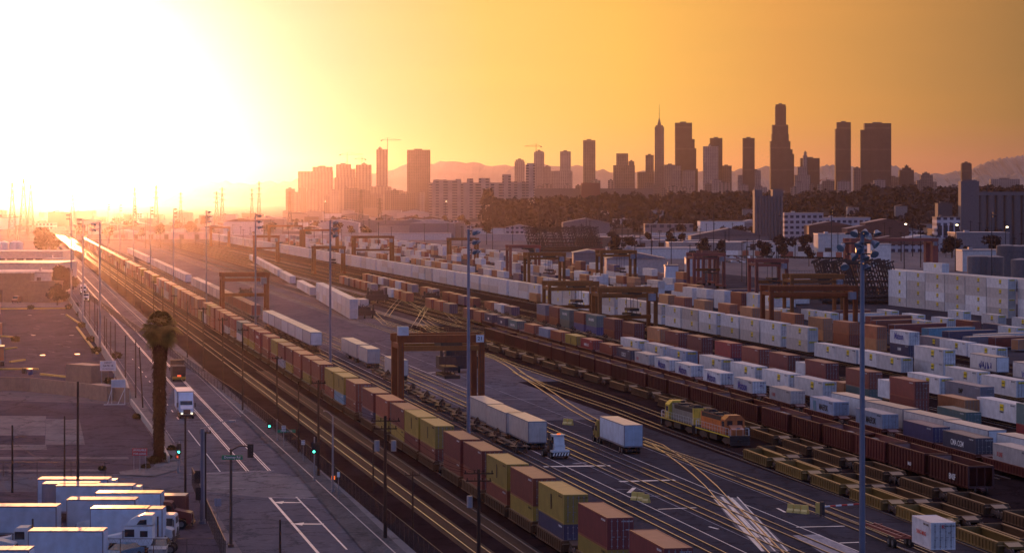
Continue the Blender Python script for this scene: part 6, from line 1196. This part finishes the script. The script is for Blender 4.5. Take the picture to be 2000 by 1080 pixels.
# ------------------------------------------------------------------ hills and the wooded slope
def hill(name, prof, Y, depth, mt, base=-1, rough=0, seed=1):
    RR = random.Random(seed); b = MB(); vs = []; n = 220; xs = [prof[0][0] + (prof[-1][0]-prof[0][0])*k/n for k in range(n+1)]
    def hgt(px):
        for (a, ya), (c, yc) in zip(prof, prof[1:]):
            if a <= px <= c: t = (px-a)/(c-a); t = t*t*(3-2*t); return ya+(yc-ya)*t
        return prof[-1][1]
    rows = [(-depth, 0), (-depth*.55, .35), (-depth*.25, .75), (0, 1), (depth*.6, .8), (depth, .0)]
    for dy, f in rows:
        for px in xs:
            z = (CAMH + (HY-hgt(px))*Y/FPX)*f; z += RR.uniform(-rough, rough)*f; vs.append((XY(px, Y), Y+dy, max(base, z)))
    m = n+1; fs = [(r*m+k, r*m+k+1, (r+1)*m+k+1, (r+1)*m+k) for r in range(len(rows)-1) for k in range(n)]
    o = b.add(vs, fs).obj(name, mt); struct(o); return o, hgt, xs
M['hillm'] = mat('hazy_hillside_scrub', (.26, .21, .19), .95, scale=.004)
hill('hills', [(-400, 352), (0, 360), (120, 356), (230, 341), (290, 339), (360, 352), (500, 358), (620, 348), (720, 338), (820, 322), (880, 318), (960, 322), (1040, 322), (1120, 324), (1200, 336), (1300, 338), (1430, 334), (1500, 328), (1600, 326), (1700, 332), (1800, 340), (1880, 345), (2000, 352), (2400, 350)], 16000, 1300, 'hillm', rough=14)
hill('hills', [(1200, 372), (1480, 352), (1560, 345), (1625, 322), (1700, 330), (1745, 326), (1800, 344), (1870, 350), (1930, 345), (2000, 342), (2300, 338)], 12500, 900, 'hillm', rough=9, seed=3)
hill('hills', [(1650, 372), (1800, 344), (1880, 336), (1950, 312), (1990, 306), (2100, 310), (2400, 322)], 17000, 1200, 'hillm', rough=14, seed=4)
M['slopem'] = mat('dark_wooded_soil', (.05, .04, .04), .95, scale=.02, spec=.02)
hw, hg, xs = hill('wooded_hill', [(960, 404), (1100, 398), (1250, 392), (1330, 390), (1460, 390), (1560, 388), (1640, 384), (1700, 378), (1850, 378), (1960, 378), (2250, 384)], 3500, 900, 'slopem', rough=2, seed=5)
b = MB(); RR = random.Random(21)
prof = [(960, 404), (1100, 398), (1250, 392), (1330, 390), (1460, 390), (1560, 388), (1640, 384), (1700, 378), (1850, 378), (1960, 378), (2250, 384)]
for k in range(1750):
    px = RR.uniform(950, 2080); dy = -RR.random()**1.3*880; Y = 3500+dy; f = 1+dy/900*.9 if dy > -495 else (.35*(dy+900)/405)
    f = max(0, min(1, {0: 1}.get(dy, None) or (1-.25*(-dy)/225 if dy > -225 else (.75-.4*(-dy-225)/270 if dy > -495 else .35*(900+dy)/405))))
    z = (CAMH+(HY-hg(px))*.7)*f; r = RR.uniform(3.5, 8.5); c = Vector((XY(px, 3500)*1.0, Y, z+r*.7))
    for j in range(26):
        v = Vector((RR.gauss(0, 1), RR.gauss(0, 1), RR.gauss(0, 1))).normalized()*r*RR.uniform(.5, 1); p = c+v; a = Vector((RR.gauss(0, 1), RR.gauss(0, 1), RR.gauss(0, 1))).normalized(); d = a.cross(Vector((RR.gauss(0, 1), 1, RR.gauss(0, 1)))).normalized(); s_ = r*.38
        b.add([p-a*s_, p+d*s_*.8, p+a*s_, p-d*s_*.8], [(0, 1, 2, 3)])
o = b.obj('woods', 'leaf'); tag(o, 'dark wooded slope behind the yard below the city towers', 'woods', None, 'stuff')
for k in range(9):
    px = 1180+k*95+RC.uniform(-12, 12); Y = RC.uniform(2900, 3300); z = (CAMH+(HY-hg(px))*.7)*.5
    e = building(px-RC.uniform(6, 14), px+RC.uniform(6, 14), 0, Y, 12, 'small pale house half hidden on the wooded slope, %s along it' % ORD_(k), RC.choice(['pinkw', 'wallc']), 'redroof', 'g', hgt=z+6, name='house', cat='house', group='houses on the wooded slope')
# ------------------------------------------------------------------ city towers
def tower(label, tiers, Y=7000, mt='tw2', spire=None, name='skyscraper', cat='skyscraper', top=None):
    """tiers: (px0, px1, ytop) from widest/lowest to narrowest"""
    a0 = tiers[0][0]; x0 = XY(a0, Y); e = empty(name, (x0, Y, 0), 0, label, cat, 'city towers on the skyline'); zp = 0
    for k, (a, c, t) in enumerate(tiers):
        z = CAMH+(HY-t)*Y/FPX; w = XY(c, Y)-XY(a, Y); b = MB(); d0 = k*2.0; b.box(XY(a, Y)-x0, XY(c, Y)-x0, d0, d0+max(9, min(w*.5, 24)), zp if k and a >= tiers[k-1][0] and c <= tiers[k-1][1] else 0, z); b.obj('shaft' if k == 0 else 'upper_tier', mt, e)
        if k == len(tiers)-1: b = MB(); b.box(XY(a, Y)-x0+w*.3, XY(c, Y)-x0-w*.35, d0+2, d0+7, z+.05, z+3); b.obj('roof_plant', 'darkroof', e)
        zp = z if k < len(tiers)-1 and tiers[k+1][0] >= a and tiers[k+1][1] <= c else 0
    if spire:
        b = MB(); px, t0, t1, t2 = spire; X = XY(px, Y)-x0; b.tube((X, 9, CAMH+(HY-t0)*Y/FPX), (X, 9, CAMH+(HY-t1)*Y/FPX), 5.5, 1.6, n=8); b.tube((X, 9, CAMH+(HY-t1)*Y/FPX), (X, 9, CAMH+(HY-t2)*Y/FPX), .8, .3, n=6); b.obj('spire', mt, e)
    return e
for a in ((('broad twin-step slab at the west end of the skyline'), [(582, 650, 335), (610, 649, 326)], 'tw4'), ('blocky tower under a crane, west of the paired ones', [(653, 694, 347), (656, 693, 330), (656, 685, 321)], 'tw4'), ('small blocky tower under a crane, just west of the slim one', [(695, 725, 322), (706, 716, 320)], 'tw4'),
          ('slim lone tower with rooftop crane in the golden haze', [(735, 757, 292), (738, 746, 289)], 'tw4'), ('wide plain slab with banded floors in the golden haze', [(795, 840, 293)], 'tw1'), ('low slab foot beside the slim lone tower', [(725, 764, 365)], 'tw4'),
          ('round-topped block behind the old store tower', [(1005, 1025, 316), (1007, 1023, 312)], 'tw3'), ('narrow tower with crane and open top floor', [(1043, 1063, 297), (1046, 1060, 295)], 'tw3'), ('low stepped block beside the crane tower', [(1063, 1076, 326), (1064, 1074, 325)], 'tw3'), ('blunt mid-height tower over stepped base', [(1070, 1118, 334), (1094, 1115, 296)], 'tw3'),
          ('plain square tower standing alone above the long building', [(1139, 1163, 274)], 'tw1'), ('stepped squat tower with square block on top', [(1198, 1240, 323), (1204, 1227, 300), (1228, 1239, 315)], 'tw1'), ('low tower beside the spired one', [(1245, 1278, 336), (1261, 1277, 303)], 'tw1'), 
          ('massive dark tower with stepped eastern shoulder', [(1319, 1363, 330), (1319, 1360, 290), (1319, 1357, 272), (1319, 1352, 240)], 'tw2'), ('dark tower behind a paler fluted one', [(1387, 1411, 270)], 'tw2'), ('paler fluted tower in front of the dark one', [(1374, 1403, 286), (1384, 1389, 283)], 'tw3'), ('short block beside the fluted pair', [(1409, 1429, 324)], 'tw1'),
          ('slender dark tower with low wings', [(1451, 1474, 270)], 'tw2'), ('low wing at the foot of the slender dark tower', [(1442, 1486, 342), (1467, 1486, 333)], 'tw3'), ('tallest tower, narrowing upward in round steps to a flat crown', [(1505, 1548, 292), (1505, 1544, 276), (1508, 1541, 262), (1509, 1540, 244), (1515, 1536, 208), (1516, 1535, 204)], 'tw2'), ('narrow block at the tallest tower foot', [(1543, 1551, 301)], 'tw2'),
          ('broad block with small domed turret', [(1564, 1601, 309)], 'tw2'), ('pale stepped tower with domed turret in front of broad block', [(1552, 1582, 342), (1558, 1576, 326), (1569, 1577, 304), (1571, 1576, 297)], 'tw3'), ('tall slab with notched shoulder between two gaps', [(1632, 1662, 252), (1635, 1662, 239)], 'tw2'),
          ('widest dark tower at the east end of the high group', [(1681, 1700, 254), (1689, 1741, 241)], 'tw2'), ('low block at the widest tower foot', [(1667, 1682, 328)], 'tw1'), ('pyramid-capped hall east of the widest tower', [(1757, 1785, 332), (1763, 1780, 328), (1768, 1775, 324)], 'tw2'), ('small blunt block east of the pyramid-capped hall', [(1799, 1822, 342), (1802, 1816, 338)], 'tw1'),
          ('solitary square tower above the grain elevator', [(1878, 1898, 320), (1880, 1896, 318)], 'tw2'), ('low ruined-looking block ahead of the hazy western towers', [(672, 700, 368), (673, 676, 364)], 'tw1'), ('low pale building with a billboard', [(764, 800, 374)], 'tw3'), ('squat pale block below the spired tower', [(1290, 1330, 324), (1298, 1320, 322)], 'tw3'), ('squat block in front of the massive dark tower', [(1331, 1358, 334)], 'tw3'),
          ('low slab in front of the fluted pair', [(1374, 1416, 358)], 'tw3'), ('low broad block at the east slope', [(1730, 1760, 346)], 'tw3'), ('flat terraces at the far east slope', [(1935, 1992, 350)], 'tw3'), ('low terrace east of the hall', [(1785, 1830, 355)], 'tw3')):
    TI = globals().get('TI', 0) + 1; tower(a[0], a[1], (6800 if any(q in a[0] for q in ('front', 'foot', 'below', 'wing')) else 7000) + TI*7.3 if 'ahead' not in a[0] else 4500, a[2])
tower('pale spired tower with a sunlit western edge', [(1279, 1297, 248), (1281, 1295, 245)], 7000, 'tw1', (1288, 245, 232, 203))
def tcrane(px, yb, yt, x0, x1, label):
    Y = 6950; x = XY(px, Y); k = Y/FPX; b = MB(); z0, z1 = CAMH+(HY-yb)*k, CAMH+(HY-yt)*k; b.bar((0, 0, z0), (0, 0, z1+6), 1.3); b.bar((XY(x0, Y)-x, 0, z1), (XY(x1, Y)-x, 0, z1), 1.0); b.bar((0, 0, z1+6), (XY(x0, Y)-x, 0, z1), .5); b.bar((0, 0, z1+6), (XY(x1, Y)-x, 0, z1), .5); s_ = x0 if abs(px-x0) < abs(px-x1) else x1; xx = XY(s_, Y)-x; b.box(xx-2, xx+2, -1, 1, z1-3, z1)
    o = b.obj('tower_crane', 'crane', None, (x, Y, 0)); tag(o, label, 'tower crane', 'tower cranes on the skyline')
tcrane(678, 321, 302, 664, 710, 'thin tower crane over the westernmost blocky tower'); tcrane(707, 322, 311, 692, 714, 'small tower crane between the western towers'); tcrane(757, 300, 274, 745, 784, 'tall tower crane behind the slim lone tower'); tcrane(1047, 297, 286, 1024, 1057, 'tower crane on the narrow tower with open top floor'); tcrane(1614, 372, 352, 1602, 1631, 'low tower crane in the gap east of the domed turret')
for k in range(70):
    px = 560 + k*19 + RC.uniform(-7, 7); w = RC.uniform(9, 26); t = RC.uniform(352, 377) if px > 980 else RC.uniform(366, 384)
    tower('low city block at the foot of the towers, %s going east' % ORD_(k), [(px-w/2, px+w/2, t)], RC.uniform(5600, 6700), RC.choice(['tw1', 'tw3', 'tw4']), name='city_block', cat='building')

# ------------------------------------------------------------------ odds and ends of the depot and the lots
for k, (x, y, c, lab) in enumerate(((72, 588, 'cabw', 'white van before the depot front'), (88, 590, 'cabw', 'white van beside the low bushy tree'), (28, 592, 'dkred', 'dark van in the depot doorway'))):
    e = empty('delivery_van', G(x, y), .3-.2*k, lab, 'van', 'vans at the depot'); b = MB(); b.prism([(0, .5), (0, 1.1), (.9, 1.35), (1.5, 2.3), (5.2, 2.35), (5.3, .45), (.2, .4)], -1, 1); b.obj('body', c, e); b = MB(); b.add([(-.85, .93, 1.42), (.85, .93, 1.42), (.8, 1.43, 2.2), (-.8, 1.43, 2.2)], [(0, 1, 2, 3)]); b.obj('windscreen', 'glass', e)
    for sx in (-1, 1):
        for yy in (1.0, 4.2): wheel(e, sx*.85, yy, .36, .36, .22)
for k, (x, y, rz) in enumerate(((150, 700, .4), (40, 762, 1.2))): pass
for k, (x, y) in enumerate(((156, 618), (160, 640), (178, 668), (188, 690), (148, 600), (30, 668), (110, 560), (134, 604), (60, 604), (215, 752), (240, 782), (228, 700))):
    b = MB(); leaf_cluster(b, (0, 0, .7), 1.2, 260, random.Random(k+90), .2, .7); o = b.obj('weed_bush', 'leaf2', None, G(x, y)); tag(o, 'scrubby bush along the depot kerbs and wall, %s going down the road' % ORD_(k), 'bush', 'scrubby depot bushes')
for k in range(16):
    x = RC.choice((70, 100, 130, 60, 110)) + RC.uniform(-14, 14); y = 622 + k*5.0; b = MB(); b.box(-.09, .09, -2.6, 2.6, 0, .004); o = b.obj('road_marking', 'faded_paint', None, G(x, y) + Vector((0, 0, .018)), .5+RC.uniform(-.1, .1)); struct(o)
for k, (x, y) in enumerate(((83, 694), (151, 692), (58, 616), (122, 614), (65, 655), (140, 655))):
    b = MB(); b.tube((0, 0, 0), (0, 0, .10), .6, n=14); o = b.obj('manhole_cover', 'poleg', None, G(x, y)); tag(o, 'small bright round cover in the depot yard, %s toward the building' % ORD_(k), 'cover', 'yard covers')
# ------------------------------------------------------------------ the air
b = MB(); b.box(-15000, 15000, -70, 19000, -2, 340); hz = b.obj('haze', 1); hz['kind'] = 'stuff'
hm = D.materials.new('evening_haze'); hm.use_nodes = True; t = hm.node_tree; t.nodes.clear(); hz.data.materials.clear(); hz.data.materials.append(hm)
v = N(t, 'ShaderNodeVolumePrincipled'); o = N(t, 'ShaderNodeOutputMaterial'); t.links.new(v.outputs[0], o.inputs[1])
v.inputs['Density'].default_value = 1.9e-5; v.inputs['Anisotropy'].default_value = .95; v.inputs['Color'].default_value = (1, .82, .96, 1)
